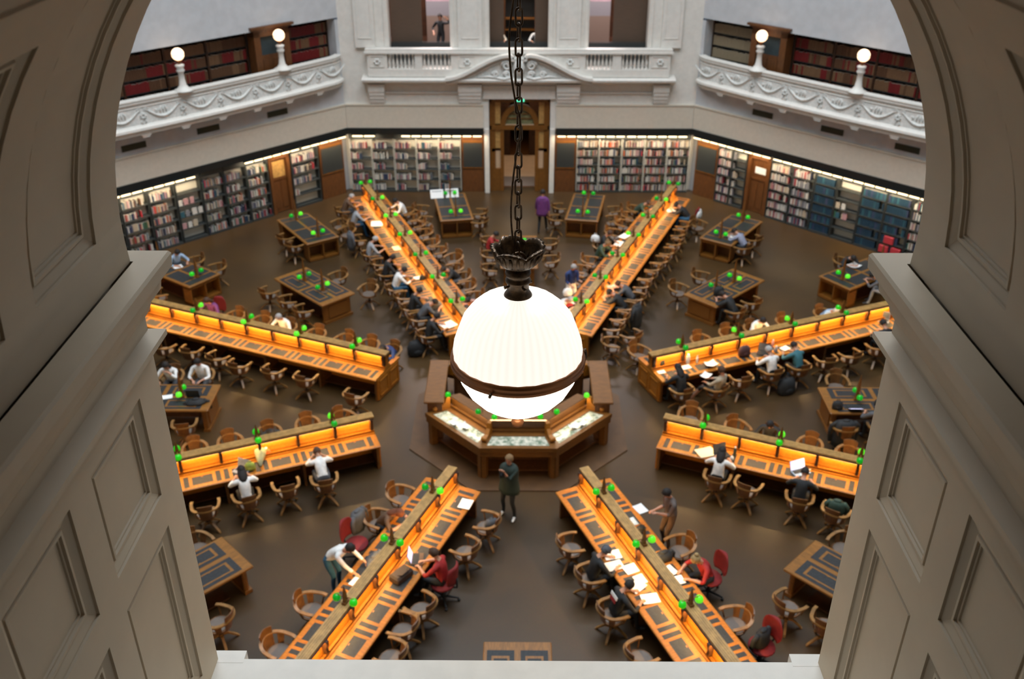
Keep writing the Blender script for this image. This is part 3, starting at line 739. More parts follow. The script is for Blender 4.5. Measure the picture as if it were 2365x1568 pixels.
# --- lights over the shelves: one strip per run, each tube a part
def strips(rz, runs, where):
    M = wall_M(rz)
    for n_, (a, b_) in enumerate(runs):
        L = b_ - a; k = max(1, round(L / .42))
        t = thing('strip_light', M @ Vector(((a + b_) / 2, RR - .20, 2.56)), rz, 'warm strip light above the shelves, %s, %s from the left' % (where, ('first', 'second', 'third', 'fourth', 'fifth')[n_]), 'light')
        MB().b2((-L / 2, -.02, .02), (L / 2, .07, .06)).build('housing', 'dark_band', t)
        me = MB().b2((-.5 * L / k + .04, -.03, -.03), (.5 * L / k - .04, .03, .02)).mesh('tube', 'strip_light')
        for i in range(k):
            o = bpy.data.objects.new('tube', me); COL.objects.link(o); o.parent = t; o.location = (-L / 2 + (i + .5) * L / k, 0, 0)
        area_light('shelf_light', (0, -.05, -.05), (R_(28), 0, 0), L, .06, 14.0 * L, (1, .80, .55), t)
strips(LP_, [(-3.6, .15), (2.2, 4.7), (4.8, 7.0)], 'left wall')
strips(0, [(-7.0, -6.0), (-4.95, -1.55)], 'far wall left of the doorway')
strips(0, [(1.55, 4.4), (4.45, 7.0)], 'far wall right of the doorway')
strips(RP_, [(-7.0, -3.3), (-3.2, 3.6)], 'right wall')
# --- timber panels with dark boards, doors under the fascia
def wpanel(rz, a, b_, label):
    M = wall_M(rz); t = thing('wall_board', M @ Vector(((a + b_) / 2, RR + .12, 0)), rz, label, 'wall panel')
    W_ = b_ - a
    MB().b2((-W_ / 2, 0, 0), (W_ / 2, .26, 2.56)).build('timber_panel', 'wood_wall', t)
    m_ = MB(); m_.b2((-W_ / 2 + .04, -.03, 2.18), (W_ / 2 - .04, 0, 2.26)); m_.b2((-W_ / 2 + .04, -.03, 1.06), (W_ / 2 - .04, 0, 1.1)); m_.build('moulding', 'wood', t)
    m_ = MB(); m_.b2((-W_ / 2 + .08, -.02, 1.1), (W_ / 2 - .08, 0, 2.18))
    for k in range(12): m_.b2((-W_ / 2 + .08, -.03, 1.12 + k * .088), (W_ / 2 - .08, -.02, 1.17 + k * .088))
    m_.build('dark_louvre', 'shelf_dark', t)
wpanel(0, -2.45, -1.5, 'timber panel with dark board just left of the central doorway')
wpanel(0, 1.5, 2.4, 'timber panel with dark board just right of the central doorway')
wpanel(LP_, 5.82, 7.0, 'timber panel with dark board at the far left corner')
wpanel(RP_, -7.0, -5.92, 'timber panel with dark board at the far right corner')
def wdoor(rz, a, b_, idx, win, label):
    M = wall_M(rz); t = thing('timber_door', M @ Vector(((a + b_) / 2, RR + .1, 0)), rz, label, 'door'); W_ = b_ - a
    m_ = MB(); m_.b2((-W_ / 2, -.02, 0), (-W_ / 2 + .14, .26, 2.56)); m_.b2((W_ / 2 - .14, -.02, 0), (W_ / 2, .26, 2.56)); m_.b2((-W_ / 2, -.02, 2.26), (W_ / 2, .26, 2.56)); m_.build('frame', 'wood_wall', t)
    m_ = MB(); m_.b2((-W_ / 2 + .14, .1, .02), (W_ / 2 - .14, .15, 2.26)); m_.b2((-.28, .08, .2), (-.04, .1, 1.3)); m_.b2((.04, .08, .2), (.28, .1, 1.3)); m_.b2((-W_ / 2 + .14, .07, 1.38), (W_ / 2 - .14, .1, 1.46)); m_.build('door_leaf', 'wood_wall', t)
    if win == 'glass': MB().b2((-W_ / 2 + .2, .08, 1.5), (W_ / 2 - .2, .1, 2.16)).build('pane', 'wood_light', t)
    else: MB().b2((-.2, .08, 1.66), (.28, .095, 1.92)).build('notice', 'paper', t)
wdoor(LP_, 3.4, 4.36, 2, 'glass', 'timber door with lit upper pane in the left wall shelving')
wdoor(RP_, -4.46, -3.42, 3, 'notice', 'timber door with white notice in the right wall shelving')

# ================================================================== RADIAL DESKS
R0, R1 = 4.02, 16.25
SEAT = .93; NS = 13
DESKS = {'NNW': (-22.5, 'upper-left long desk'), 'NNE': (22.5, 'upper-right long desk'), 'WNW': (-67.5, 'middle-left long desk'), 'ENE': (67.5, 'middle-right long desk'),
         'WSW': (-112.5, 'lower-left long desk'), 'ESE': (112.5, 'lower-right long desk'), 'SSW': (-157.5, 'bottom-left long desk'), 'SSE': (157.5, 'bottom-right long desk')}
def dfr(deg):   # desk frame: local x outward along radius, local y across
    a = R_(90 - deg); return Matrix.Rotation(a, 4, 'Z'), a
DL = R1 - R0
def inlays(mb, x0):   # leather patches of one seat on +y side, seat from x0 to x0+SEAT, y outward
    def Z(y): return .775 - (y - .17) * .0377 + .002
    def patch(a, b_, c, d, e=0): mb.add([(a, c, Z(c) + e), (b_, c, Z(c) + e), (b_, d, Z(d) + e), (a, d, Z(d) + e), (a, c, Z(c) - .01), (b_, c, Z(c) - .01), (b_, d, Z(d) - .01), (a, d, Z(d) - .01)], [(0, 1, 2, 3), (0, 1, 5, 4), (1, 2, 6, 5), (2, 3, 7, 6), (3, 0, 4, 7)])
    mb.mi = 0
    patch(x0 + .04, x0 + .15, .24, .63); patch(x0 + .23, x0 + .70, .30, .59); patch(x0 + .78, x0 + .89, .24, .63)
    mb.mi = 1
    patch(x0 + .20, x0 + .73, .26, .285, .002); patch(x0 + .185, x0 + .21, .26, .62, .002); patch(x0 + .72, x0 + .745, .26, .62, .002); patch(x0 + .44, x0 + .49, .32, .34, .003)
LIM = []
def make_desk():
    t = thing('radial_desk', (0, 0, 0), 0, 'x', 'desk')
    m_ = MB()   # two sloping tops
    for s in (-1, 1):
        vs = [(0, s * .17, .74), (0, s * .17, .775), (0, s * .70, .755), (0, s * .72, .745), (0, s * .72, .715), (0, s * .70, .705)]
        k = len(vs); vs2 = [(DL, y, z) for (_, y, z) in vs]
        m_.add(vs + vs2, [list(range(k)), list(range(2 * k - 1, k - 1, -1))] + [(i, (i + 1) % k, k + (i + 1) % k, k + i) for i in range(k)])
    m_.build('desktop', 'wood_desk', t)
    for s in (-1, 1):
        for i in range(NS):
            nm = 'leather_inlay'
            if not LIM: q = MB(); inlays(q, 0); LIM.append(q.mesh(nm, ['leather', 'wood_desk']))
            o = bpy.data.objects.new(nm, LIM[0]); COL.objects.link(o); o.parent = t
            o.location = (.1 + i * SEAT + (0 if s > 0 else .93), 0, 0); o.rotation_euler = (0, 0, 0 if s > 0 else PI)
    m_ = MB()   # central screen: panelled core, ledges
    m_.b2((0, -.05, .02), (DL, .05, 1.20))
    for s in (-1, 1):
        for (y0_, y1_, z0, z1_) in ((.05, .17, .72, .80), (.05, .13, .80, .86), (.05, .07, .86, .90)):
            a, b_ = sorted((s * y0_, s * y1_)); m_.b2((0, a, z0), (DL, b_, z1_))
        m_.sweep([(0, 0), (DL, 0)], [(.07, .90), (.055, .93), (.055, 1.10), (.065, 1.16), (.075, 1.20), (.0, 1.20)], side=s)
    m_.build('screen', 'wood_desk', t)
    m_ = MB(); 
    m_.b2((-.02, -.115, 1.22), (DL + .02, .115, 1.27)); 
    for y_ in (-.07, -.025, .025, .07): m_.b2((0, y_ - .012, 1.27), (DL, y_ + .008, 1.278))
    m_.build('capping', 'wood_light', t)
    m_ = MB(); m_.b2((0, -.135, 1.19), (DL, .135, 1.222)); m_.build('shadow_rail', 'wood_dark', t)
    # brackets dividing the lit screen
    bm_ = MB()
    for s in (-1, 1):
        pr = [(.05, .86), (.16, .90), (.14, 1.0), (.17, 1.12), (.17, 1.2), (.05, 1.2)]
        vs = [(-.035, s * y, z) for y, z in pr] + [(.035, s * y, z) for y, z in pr]
        bm_.add(vs, [list(range(6)), list(range(11, 5, -1))] + [(i, (i + 1) % 6, 6 + (i + 1) % 6, 6 + i) for i in range(6)])
    bme_ = bm_.mesh('screen_bracket', 'wood_dark')
    for i in range(NS + 1):
        o = bpy.data.objects.new('screen_bracket', bme_); COL.objects.link(o); o.parent = t; o.location = (min(DL - .04, max(.04, .06 + i * SEAT)), 0, 0)
    for s in (-1, 1):
        m_ = MB(); m_.b2((.05, s * .105 - .008, 1.17), (DL - .05, s * .105 + .008, 1.19)); m_.build('light_tube', 'desk_light', t)
    # supports: end cabinets and cross panels
    spm = MB().b2((-.03, -.62, 0), (.03, .62, .71)).mesh('support_panel', 'wood_chair')
    for i in range(0, NS + 1, 2):
        o = bpy.data.objects.new('support_panel', spm); COL.objects.link(o); o.parent = t; o.location = (min(DL - .06, max(.06, .06 + i * SEAT)), 0, 0)
    m_ = MB(); m_.b2((-.012, -.60, .03), (.03, .60, .71))
    for a, b_ in ((-.52, -.06), (.06, .52)): panel_line2(m_, a, b_, .12, .62)
    m_.build('end_panel', 'wood_desk', t)
    m_ = MB(); m_.b2((0.1, -.42, .10), (DL - .1, .42, .13)); m_.build('footrest', 'wood_dark', t)
    return t
def panel_line2(mb, y0, y1, z0, z1):
    for a, b_, c, d in ((y0, y1, z0, z0 + .03), (y0, y1, z1 - .03, z1), (y0, y0 + .03, z0, z1), (y1 - .03, y1, z0, z1)): mb.b2((-.03, a, c), (-.012, b_, d))
DESK0 = make_desk()
KIDS.clear()
desk_objs = {}
for i, (k, (deg_, nm)) in enumerate(DESKS.items()):
    M, a = dfr(deg_); p = M @ Vector((R0, 0, 0))
    extra = {'NNW': 'ending at the far left corner', 'NNE': 'ending at the far right corner', 'WNW': 'with a long row of empty armchairs below it', 'ENE': 'with readers, bottles and bags along it',
             'WSW': 'with flowers and a laptop on it', 'ESE': 'with a reader in white at its near side', 'SSW': 'with the reader in red beside it', 'SSE': 'covered with white papers'}[k]
    o = place(DESK0, i == 0, (p.x, p.y, 0), a, '%s of wood lit orange, %s' % (nm, extra), 'desk')
    desk_objs[k] = o
    near = k in ('SSW', 'SSE')
    for s in (-1, 1):
        l_ = area_light('desk_strip', (DL / 2, s * .118, 1.165), (R_(8 * s), 0, 0), DL - .1, .02, 9.5 * DL, (1, .63, .24), o)

# --- reading lamps: post with two green shades
def make_lamp(h=1.0, sp=.19, post='wood_dark'):
    t = thing('reading_lamp', (0, 0, 0), 0, 'x', 'lamp')
    m_ = MB(); m_.add([(-.055, -.03, 0), (.055, -.03, 0), (.055, .03, 0), (-.055, .03, 0), (-.035, -.02, h * .62), (.035, -.02, h * .62), (.035, .02, h * .62), (-.035, .02, h * .62), (0, -.012, h), (0, .012, h)],
                      [(3, 2, 1, 0), (0, 1, 5, 4), (2, 3, 7, 6), (1, 2, 6, 5), (3, 0, 4, 7), (4, 5, 8), (6, 7, 9), (5, 6, 9, 8), (7, 4, 8, 9)])
    m_.b2((-.075, -.045, 0), (.075, .045, .05)); m_.build('post', 'wood', t)
    for s in (-1, 1):
        a = MB(); a.smooth = True; a.tube([(0, s * .02, h * .30), (0, s * .08, h * .38), (0, s * .15, h * .38), (0, s * sp, h * .30)], .011, 6); a.build('arm', 'copper', t)
        g = MB(); g.smooth = True; g.lathe([(.022, .052), (.05, .042), (.074, .008), (.083, -.035), (.078, -.07), (.06, -.065), (.03, -.055)], 14)
        sh_ = g.build('shade', 'green_glass', t, (0, s * sp, h * .30 - .02))
        sh_.material_slots[0].link = 'OBJECT'; sh_.material_slots[0].material = MATS['green_glass']
        c = MB(); c.smooth = True; c.lathe([(.001, .062), (.016, .058), (.02, .04)], 8); c.build('shade_cap', 'copper', sh_)
    return t
LAMP = make_lamp(.42); KIDS.clear()
first = True
def vary(o):
    for ch in o.children:
        if ch.name.startswith('shade'):
            ch.material_slots[0].material = MATS[random.choice(['green_glass', 'green_glass', 'green_bright', 'green_dim'])]
ONM = ['nearest the room centre', 'second from the centre', 'third from the centre', 'fourth from the centre', 'fifth from the centre', 'sixth from the centre', 'seventh from the centre']
for k, (deg_, nm) in DESKS.items():
    M, a = dfr(deg_)
    n = {'NNW': 7, 'NNE': 7, 'WNW': 5, 'ENE': 5, 'WSW': 4, 'ESE': 3, 'SSW': 3, 'SSE': 3}[k]
    for i in range(n):
        p = M @ Vector((5.02 + i * 1.86, 0, 0))
        o = place(LAMP, first, (p.x, p.y, 1.2785), a, 'twin green-shaded lamp on the %s, %s' % (nm, ONM[i]), 'lamp'); first = False
        vary(o)

# ================================================================== LOOSE TABLES
TLAMP = make_lamp(.80, .19); KIDS.clear()
def make_table(kind):
    t = thing('reading_table', (0, 0, 0), 0, 'x', 'table')
    L, Wd = 2.80, 1.30      # local x long axis
    m_ = MB(); m_.bbox((0, 0, .735), (L, Wd, .05), .015); m_.bbox((0, 0, .69), (L - .12, Wd - .12, .05), .01); m_.build('tabletop', 'wood_table', t)
    lea = []
    if kind == 'inner':
        q = MB()
        for sx in (-1, 1):
            for sy in (-1, 1):
                X0, Y0 = sx * .62, sy * .32
                for (a, b_, c, d) in ((-.56, .56, -.26, -.17), (-.56, -.42, -.17, .17), (.42, .56, -.17, .17), (-.56, .56, .17, .26), (-.36, .36, -.13, .13)):
                    q.b2((X0 + a, Y0 + c, .760), (X0 + b_, Y0 + d, .764))
        q.mi = 1
        for sx in (-1, 1):
            for sy in (-1, 1):
                X0, Y0 = sx * .62, sy * .32
                for (a, b_, c, d) in ((-.42, .42, -.17, -.13), (-.42, .42, .13, .17), (-.42, -.36, -.13, .13), (.36, .42, -.13, .13)): q.b2((X0 + a, Y0 + c, .760), (X0 + b_, Y0 + d, .765))
                q.box((X0, Y0 - sy * .13, .766), (.05, .03, .004))
        q.build('leather_inlay', ['leather', 'wood_table'], t)
        for sx in (-1, 1):
            m_ = MB()
            m_.b2((sx * 1.25 - .04, -.5, .08), (sx * 1.25 + .04, .5, .67)); m_.b2((sx * 1.25 - .09, -.55, 0), (sx * 1.25 + .09, .55, .08))
            m_.b2((sx * 1.28 - .04, -.36, .16), (sx * 1.28 + .04, .36, .58))
            for sy in (-1, 1): m_.bbox((sx * 1.22, sy * .48, .34), (.10, .10, .66), .02)
            m_.build('end_support', 'wood', t)
        MB().b2((-1.2, -.04, .15), (1.2, .04, .62)).build('spine_panel', 'wood_dark', t)
    else:
        q = MB()
        for (a, b_, c, d) in ((-1.32, -1.02, -.56, .56), (1.02, 1.32, -.56, .56), (-.95, -.05, -.56, -.05), (-.95, -.05, .05, .56), (.05, .95, -.56, -.05), (.05, .95, .05, .56)):
            q.b2((a, c, .760), (b_, d, .764))
        q.build('leather_inlay', 'leather', t)
        for sx in (-1, 1):
            m_ = MB(); X = sx * 1.15
            m_.b2((X - .22, -.6, .02), (X + .22, -.56, .67)); m_.b2((X - .22, .56, .02), (X + .22, .6, .67)); m_.b2((X - .22, -.02, .02), (X + .22, .02, .67))
            m_.b2((X - .22, -.6, .02), (X + .22, .6, .10)); m_.b2((X - sx * .22, -.6, .02), (X - sx * .18, .6, .67)); m_.b2((X - .2, -.6, .60), (X + .2, .6, .67)); m_.build('end_cabinet', 'wood', t)
        MB().b2((-.95, -.03, .12), (.95, .03, .66)).build('spine_panel', 'wood_dark', t)
    m_ = MB(); m_.b2((-.85, -.45, .06), (.85, .45, .09)); m_.build('footrest', 'wood_dark', t)
    return t
TI, TO = make_table('inner'), make_table('outer'); KIDS.clear()
fi = {'inner': True, 'outer': True}; fl_ = True
TABLES = []
WN = {0: 'behind the hanging lamp', 45: 'right of the upper-right desk', -45: 'left of the upper-left desk', 90: 'between the right desks', -90: 'between the left desks', 135: 'at the bottom right pier', -135: 'at the bottom left pier', 180: 'cut by the sill'}
for deg_, wn in WN.items():
    M, a = dfr(deg_)
    p = M @ Vector((9.62 if abs(deg_) < 100 else 9.95, 0, 0))
    o = place(TI, fi['inner'], (p.x, p.y, 0), a, 'oak reading table with square leather insets, %s' % wn, 'table'); fi['inner'] = False
    for j, dx in enumerate((-.53, .53)):
        q = M @ Vector((p.length + dx, 0, 0))
        if deg_ == 180 and j == 0: continue
        if abs(deg_) in (135, 180): q = M @ Vector((p.length + (-.15, .9)[j], 0, 0))
        l_ = place(TLAMP, fl_, (q.x, q.y, .765), a, 'green twin lamp on the oak table %s, %s end' % (wn, ('inner', 'outer')[j]), 'lamp'); fl_ = False; vary(l_)
OT = [(0, -1, 'left of the central doorway', 'T4'), (0, 1, 'right of the central doorway', 'T5'), (-45, 1, 'outside the upper-left desk', 'T2'), (-45, -1, 'at the left pier ledge', 'T1'),
      (45, -1, 'outside the upper-right desk', 'T7'), (45, 1, 'at the right pier ledge', 'T9')]
TM = {}
for deg_, s, nm, key in OT:
    M, a = dfr(deg_)
    c_ = M @ Vector((13.88, -s * 2.62, 0)); ra = a - s * R_(10)
    o = place(TO, fi['outer'], (c_.x, c_.y, 0), ra, 'wooden table with dark leather top and open ends, %s' % nm, 'table'); fi['outer'] = False
    TM[key] = (c_, ra)
    for j, dx in enumerate((-1.0, 1.0)):
        q = c_ + Matrix.Rotation(ra, 3, 'Z') @ Vector((dx, 0, 0))
        l_ = place(TLAMP, False, (q.x, q.y, .765), ra, 'green twin lamp on the dark-topped table %s, %s end' % (nm, ('inner', 'wall')[j]), 'lamp'); vary(l_)

# ================================================================== CENTRAL DESK
cd = thing('central_desk', (0, 0, .03), 0, 'octagonal wooden central desk with glass display cases, below the hanging lamp', 'desk')
OUT = [(-.95, -2.62), (.95, -2.62), (2.42, -1.08), (2.42, 1.08), (.95, 2.62), (-.95, 2.62), (-2.42, 1.08), (-2.42, -1.08)]
def inner_pt(p, k): return (p[0] * k, p[1] * k)
def seg(i, k0, k1): a, b_ = OUT[i], OUT[(i + 1) % 8]; return [inner_pt(a, k0), inner_pt(b_, k0), inner_pt(b_, k1), inner_pt(a, k1)]
sidesn = {7: 'sw', 0: 's', 1: 'se', 3: 'ne', 4: 'n', 5: 'nw'}
for i in (7, 0, 1, 3, 4, 5):
    m_ = MB(); m_.prism(seg(i, 1.0, .955), .86, .98); m_.prism(seg(i, .80, .68), .86, .98); m_.prism(seg(i, .965, .70), .845, .90)
    m_.prism(seg(i, .99, .965), .70, .84)
    a, b_ = OUT[i], OUT[(i + 1) % 8]
    for t0, t1 in ((0, .07), (.93, 1)):
        def L_(t, k): return ((a[0] + (b_[0] - a[0]) * t) * k, (a[1] + (b_[1] - a[1]) * t) * k)
        m_.prism([L_(t0, .955), L_(t1, .955), L_(t1, .80), L_(t0, .80)], .86, .98)
        m_.prism([L_(t0 + .005, .97), L_(t1 - .005, .97), L_(t1 - .005, .91), L_(t0 + .005, .91)], 0, .84)
    m_.build('counter', 'wood', cd)
    m_ = MB(); m_.prism([L_(.07, .955), L_(.93, .955), L_(.93, .80), L_(.07, .80)], .945, .96); m_.build('display_panel', 'maps', cd)
    m_ = MB(); m_.prism(seg(i, .90, .70), .10, .14); m_.prism(seg(i, .74, .70), .03, .86); m_.build('lower_shelf', 'wood_wall', cd)
    m_ = MB(); m_.prism(seg(i, .72, .66), .9, 1.28); m_.prism(seg(i, .745, .72), .98, 1.06); m_.prism(seg(i, .74, .63), 1.28, 1.33); m_.build('inner_screen', 'wood', cd)
for sx in (-1, 1):
    m_ = MB(); a, b_ = sorted((sx * 2.36, sx * 1.98)); m_.b2((a, -1.0, 0), (b_, 1.0, 1.24))
    for y_ in (-.62, 0, .62): m_.b2((sx * 2.36 - .015, y_ - .25, .2), (sx * 2.36 + .015, y_ + .25, 1.1))
    m_.build('side_cabinet', 'wood_wall', cd)
    m_ = MB(); a, b_ = sorted((sx * 2.44, sx * 1.92)); m_.bbox((sx * 2.18, 0, 1.27), (.52, 2.12, .06), .015); m_.build('cabinet_top', 'wood', cd)
# scroll brackets on the counter corners
sb_ = MB()
pr = [(0, 0), (.42, 0), (.46, .05), (.42, .11), (.34, .08), (.26, .1), (.14, .2), (.10, .34), (0, .36)]
vs = [(-.05, -y, z) for y, z in pr] + [(.05, -y, z) for y, z in pr]; n = len(pr)
sb_.add(vs, [list(range(n)), list(range(2 * n - 1, n - 1, -1))] + [(i, (i + 1) % n, n + (i + 1) % n, n + i) for i in range(n)])
sb_.smooth = True; sb_.lathe([(.05, -.07), (.062, -.05), (.062, .05), (.05, .07)], 12, Matrix.Translation((0, -.42, .07)) @ Matrix.Rotation(PI / 2, 4, 'Y'))
sme = sb_.mesh('scroll_bracket', 'wood_desk')
for p in OUT:
    o = bpy.data.objects.new('scroll_bracket', sme); COL.objects.link(o); o.parent = cd
    an = math.atan2(p[1], p[0]); o.location = (p[0] * .74, p[1] * .74, .98); o.rotation_euler = (0, 0, an + PI / 2)
MB().prism([(p[0] * .66, p[1] * .66) for p in OUT], -.025, .02).build('inner_floor', 'podium_wood', cd)
m_ = MB(); m_.smooth = False; m_.lathe([(.75, .02), (.75, 1.0), (.82, 1.04), (.82, 1.1), (.2, 1.14), (.18, 1.6), (.001, 1.62)], 8); m_.build('central_drum', 'wood', cd)
# small lamps on the inner screens
SL = thing('desk_lamp', (0, 0, 0), 0, 'x', 'lamp')
m_ = MB(); m_.smooth = True; m_.tube([(0, .06, 0), (0, .05, .12), (0, 0, .17), (0, -.08, .14)], .010, 6); m_.build('arm', 'copper', SL)
g = MB(); g.smooth = True; g.lathe([(.02, .045), (.045, .035), (.066, .005), (.074, -.035), (.07, -.065), (.05, -.06)], 14); g.build('shade', 'green_glass', SL, (0, -.09, .085))
SL.children[1].material_slots[0].link = 'OBJECT'; SL.children[1].material_slots[0].material = MATS['green_glass']
KIDS.clear()
first = True
for (x, y, nm) in ((-1.76, -.78, 'far left'), (-.95, -1.56, 'left of centre pair'), (-.60, -1.78, 'centre pair, left one'), (.55, -1.74, 'centre pair, right one'), (.90, -1.54, 'right of centre pair'), (1.70, -.78, 'far right')):
    if abs(y) > 1.7: an = 0
    else: an = (R_(-46) if x < 0 else R_(44))
    o = place(SL, first, (x, y, 1.36), an, 'single green-shaded lamp on the central desk, %s' % nm, 'lamp'); first = False; vary(o)
area_light('desk_case_light', (0, -1.9, 1.33), (R_(-25), 0, 0), 1.4, .05, 8, (1, .8, .55), cd)
for sx in (-1, 1): area_light('desk_case_light', (sx * 1.3, -1.38, 1.33), (R_(-25), 0, sx * R_(46)), 1.4, .05, 8, (1, .8, .55), cd)

# ================================================================== PENDANT LAMP
pn = thing('pendant_lamp', (-.006, -16.1, 11.58), 0, 'large hanging lamp with glowing white globe, copper band and dark crown on chain', 'lamp')
def wob(j, a): return 1 + .006 * math.cos(a * 24)
m_ = MB(); m_.smooth = True
m_.lathe([(.440, .0), (.440, .06), (.428, .14), (.405, .21), (.375, .29), (.325, .36), (.265, .415), (.19, .455), (.10, .475)], 96, wob=wob); m_.build('glass_dome', 'opal_glass', pn)
m_ = MB(); m_.smooth = True
m_.lathe([(.425, -.02), (.415, -.09), (.39, -.165), (.35, -.24), (.29, -.31), (.22, -.365), (.15, -.40), (.08, -.42), (.02, -.428)], 96, wob=wob); m_.build('glass_bowl', 'opal_bright', pn)
m_ = MB(); m_.smooth = True
m_.lathe([(.430, -.05), (.450, -.05), (.462, -.036), (.463, -.016), (.456, -.006), (.462, .006), (.458, .022), (.447, .034), (.43, .036)], 64); m_.build('copper_band', 'copper', pn)
m_ = MB(); m_.smooth = True; m_.tube([(.455, .03, -.06), (.468, .035, .0), (.46, .04, .04)], .012, 6); m_.tube([(-.18, -.435, -.05), (-.175, -.46, -.015)], .012, 6); m_.build('catch', 'bronze', pn)
m_ = MB(); m_.smooth = True; m_.lathe([(.07, -.415), (.05, -.435), (.022, -.45), (.014, -.50), (.03, -.515), (.046, -.535), (.04, -.56), (.02, -.575), (.001, -.585)], 16); m_.build('finial', 'copper', pn)
m_ = MB(); m_.smooth = True
m_.lathe([(.094, .46), (.096, .472), (.09, .485), (.080, .50), (.072, .51), (.072, .565), (.084, .575), (.084, .59), (.07, .60), (.066, .605), (.082, .62), (.086, .64), (.08, .66), (.055, .67), (.05, .68)], 28); m_.build('neck', 'bronze', pn)
for k in range(4):
    a = k * PI / 2 + .5; m_ = MB(); m_.smooth = True; m_.tube([(.07 * math.cos(a), .07 * math.sin(a), .55), (.10 * math.cos(a), .10 * math.sin(a), .55)], [.008, .013], 7); m_.build('thumb_screw', 'bronze', pn)
def crown(j, a):
    q = abs(math.sin(a * 4.0))
    return 1 + (.02 + .10 * (j > 4)) * (q - .4) * (j > 1) + (.02 * math.cos(a * 32) if j > 2 else 0)
m_ = MB(); m_.smooth = True
NB = 96; pro = [(.05, .675), (.085, .682), (.115, .70), (.135, .725), (.147, .75), (.155, .775), (.162, .80)]
vs = []; fs = []
for j, (r, z) in enumerate(pro):
    for k in range(NB):
        a = 2 * PI * k / NB; lobe = abs(math.sin(a * 2.5)) ** .6
        jj = j / 6; zz = z + (jj ** 2) * (.045 * lobe - .02) + .006 * math.cos(a * 30) * jj
        rr = r * (1 + .05 * jj * math.cos(a * 30) * .6 + .06 * jj * (lobe - .5)) + (.014 if j == 6 else 0)
        vs.append((rr * math.cos(a), rr * math.sin(a), zz))
for j, (r, z) in enumerate(reversed(pro)):
    j2 = 6 - j
    for k in range(NB):
        a = 2 * PI * k / NB; lobe = abs(math.sin(a * 2.5)) ** .6; jj = j2 / 6
        zz = z + (jj ** 2) * (.045 * lobe - .02) + .008; rr = (r - .010) * (1 + .06 * jj * (lobe - .5))
        vs.append((rr * math.cos(a), rr * math.sin(a), zz))
for j in range(2 * len(pro) - 1):
    for k in range(NB): fs.append((j * NB + k, j * NB + (k + 1) % NB, (j + 1) * NB + (k + 1) % NB, (j + 1) * NB + k))
fs.append(list(range(13 * NB, 14 * NB)))
m_.add(vs, fs)
for k in range(20):     # acanthus leaf tips round the rim and the body
    a = 2 * PI * k / 20; c, s = math.cos(a), math.sin(a)
    m_.tube([(.10 * c, .10 * s, .70), (.136 * c, .136 * s, .735), (.152 * c, .152 * s, .77), (.168 * c, .168 * s, .795 + .02 * (k % 2))], [.008, .012, .012, .008], 6)
m_.build('crown', 'bronze', pn)
m_ = MB(); m_.smooth = True; m_.tube([(.05 * math.cos(t), 0, .72 + .055 * math.sin(t)) for t in [i * PI / 10 for i in range(11)]], .012, 7, M=Matrix.Rotation(.3, 4, 'Z')); m_.tube([(0, 0, .68), (0, 0, .74)], .018, 8); m_.build('hook', 'bronze', pn)
ln = MB(); ln.smooth = True
pts = []
for i in range(16):
    t = 2 * PI * i / 16; x = .021 * math.cos(t); z = .021 * math.sin(t) + (.030 if math.sin(t) > 0 else -.030)
    pts.append((x, 0, z))
ln.tube(pts + [pts[0]], .0065, 6, cap=False); lme = ln.mesh('chain_link', 'bronze')
for i in range(56):
    o = bpy.data.objects.new('chain_link', lme); COL.objects.link(o); o.parent = pn
    o.location = (0, 0, .80 + i * .085); o.rotation_euler = (0, 0, (.35 if i % 2 else .35 + PI / 2))
pts = [(-.02, -.02, .74), (-.045, -.0, 1.0), (-.04, .0, 1.2), (-.015, -.0, 1.42), (.012, -.02, 1.62), (-.022, -.01, 1.78), (-.048, 0, 1.95), (-.055, 0, 2.15), (-.03, 0, 2.35), (.0, -.01, 2.6), (.02, 0, 2.9), (-.03, 0, 3.3), (-.02, 0, 4.0), (0, 0, 5.5)]
sm = []
for i in range(len(pts) - 1):
    p0, p1, p2, p3 = [Vector(pts[max(0, min(len(pts) - 1, i + k))]) for k in (-1, 0, 1, 2)]
    for q in range(5):
        t = q / 5; sm.append(.5 * ((2 * p1) + (p2 - p0) * t + (2 * p0 - 5 * p1 + 4 * p2 - p3) * t * t + (3 * p1 - p0 - 3 * p2 + p3) * t ** 3))
m_ = MB(); m_.smooth = True; m_.tube(sm, .007, 6); m_.build('cable', 'bronze', pn)
MB().b2((-.2, -.2, 5.42), (.2, .2, 5.6)).build('ceiling_plate', 'bronze', pn)

# fine ribs in the glass of the globe (density follows the moulded flutes)
for nm_ in ('opal_glass',):
    nt = MATS[nm_].node_tree; b = nt.nodes['Principled BSDF']
    tc = nt.nodes.new('ShaderNodeTexCoord'); gr = nt.nodes.new('ShaderNodeTexGradient'); gr.gradient_type = 'RADIAL'
    mu = nt.nodes.new('ShaderNodeMath'); mu.operation = 'MULTIPLY'; mu.inputs[1].default_value = 2 * PI * 48
    si = nt.nodes.new('ShaderNodeMath'); si.operation = 'SINE'
    ma = nt.nodes.new('ShaderNodeMath'); ma.operation = 'MULTIPLY_ADD'; ma.inputs[1].default_value = .04; ma.inputs[2].default_value = 1.04
    nt.links.new(tc.outputs['Object'], gr.inputs[0]); nt.links.new(gr.outputs['Fac'], mu.inputs[0]); nt.links.new(mu.outputs[0], si.inputs[0]); nt.links.new(si.outputs[0], ma.inputs[0]); nt.links.new(ma.outputs[0], b.inputs['Emission Strength'])
    b.inputs['Emission Color'].default_value = (1, .93, .83, 1); b.inputs['Base Color'].default_value = (.2, .18, .15, 1)
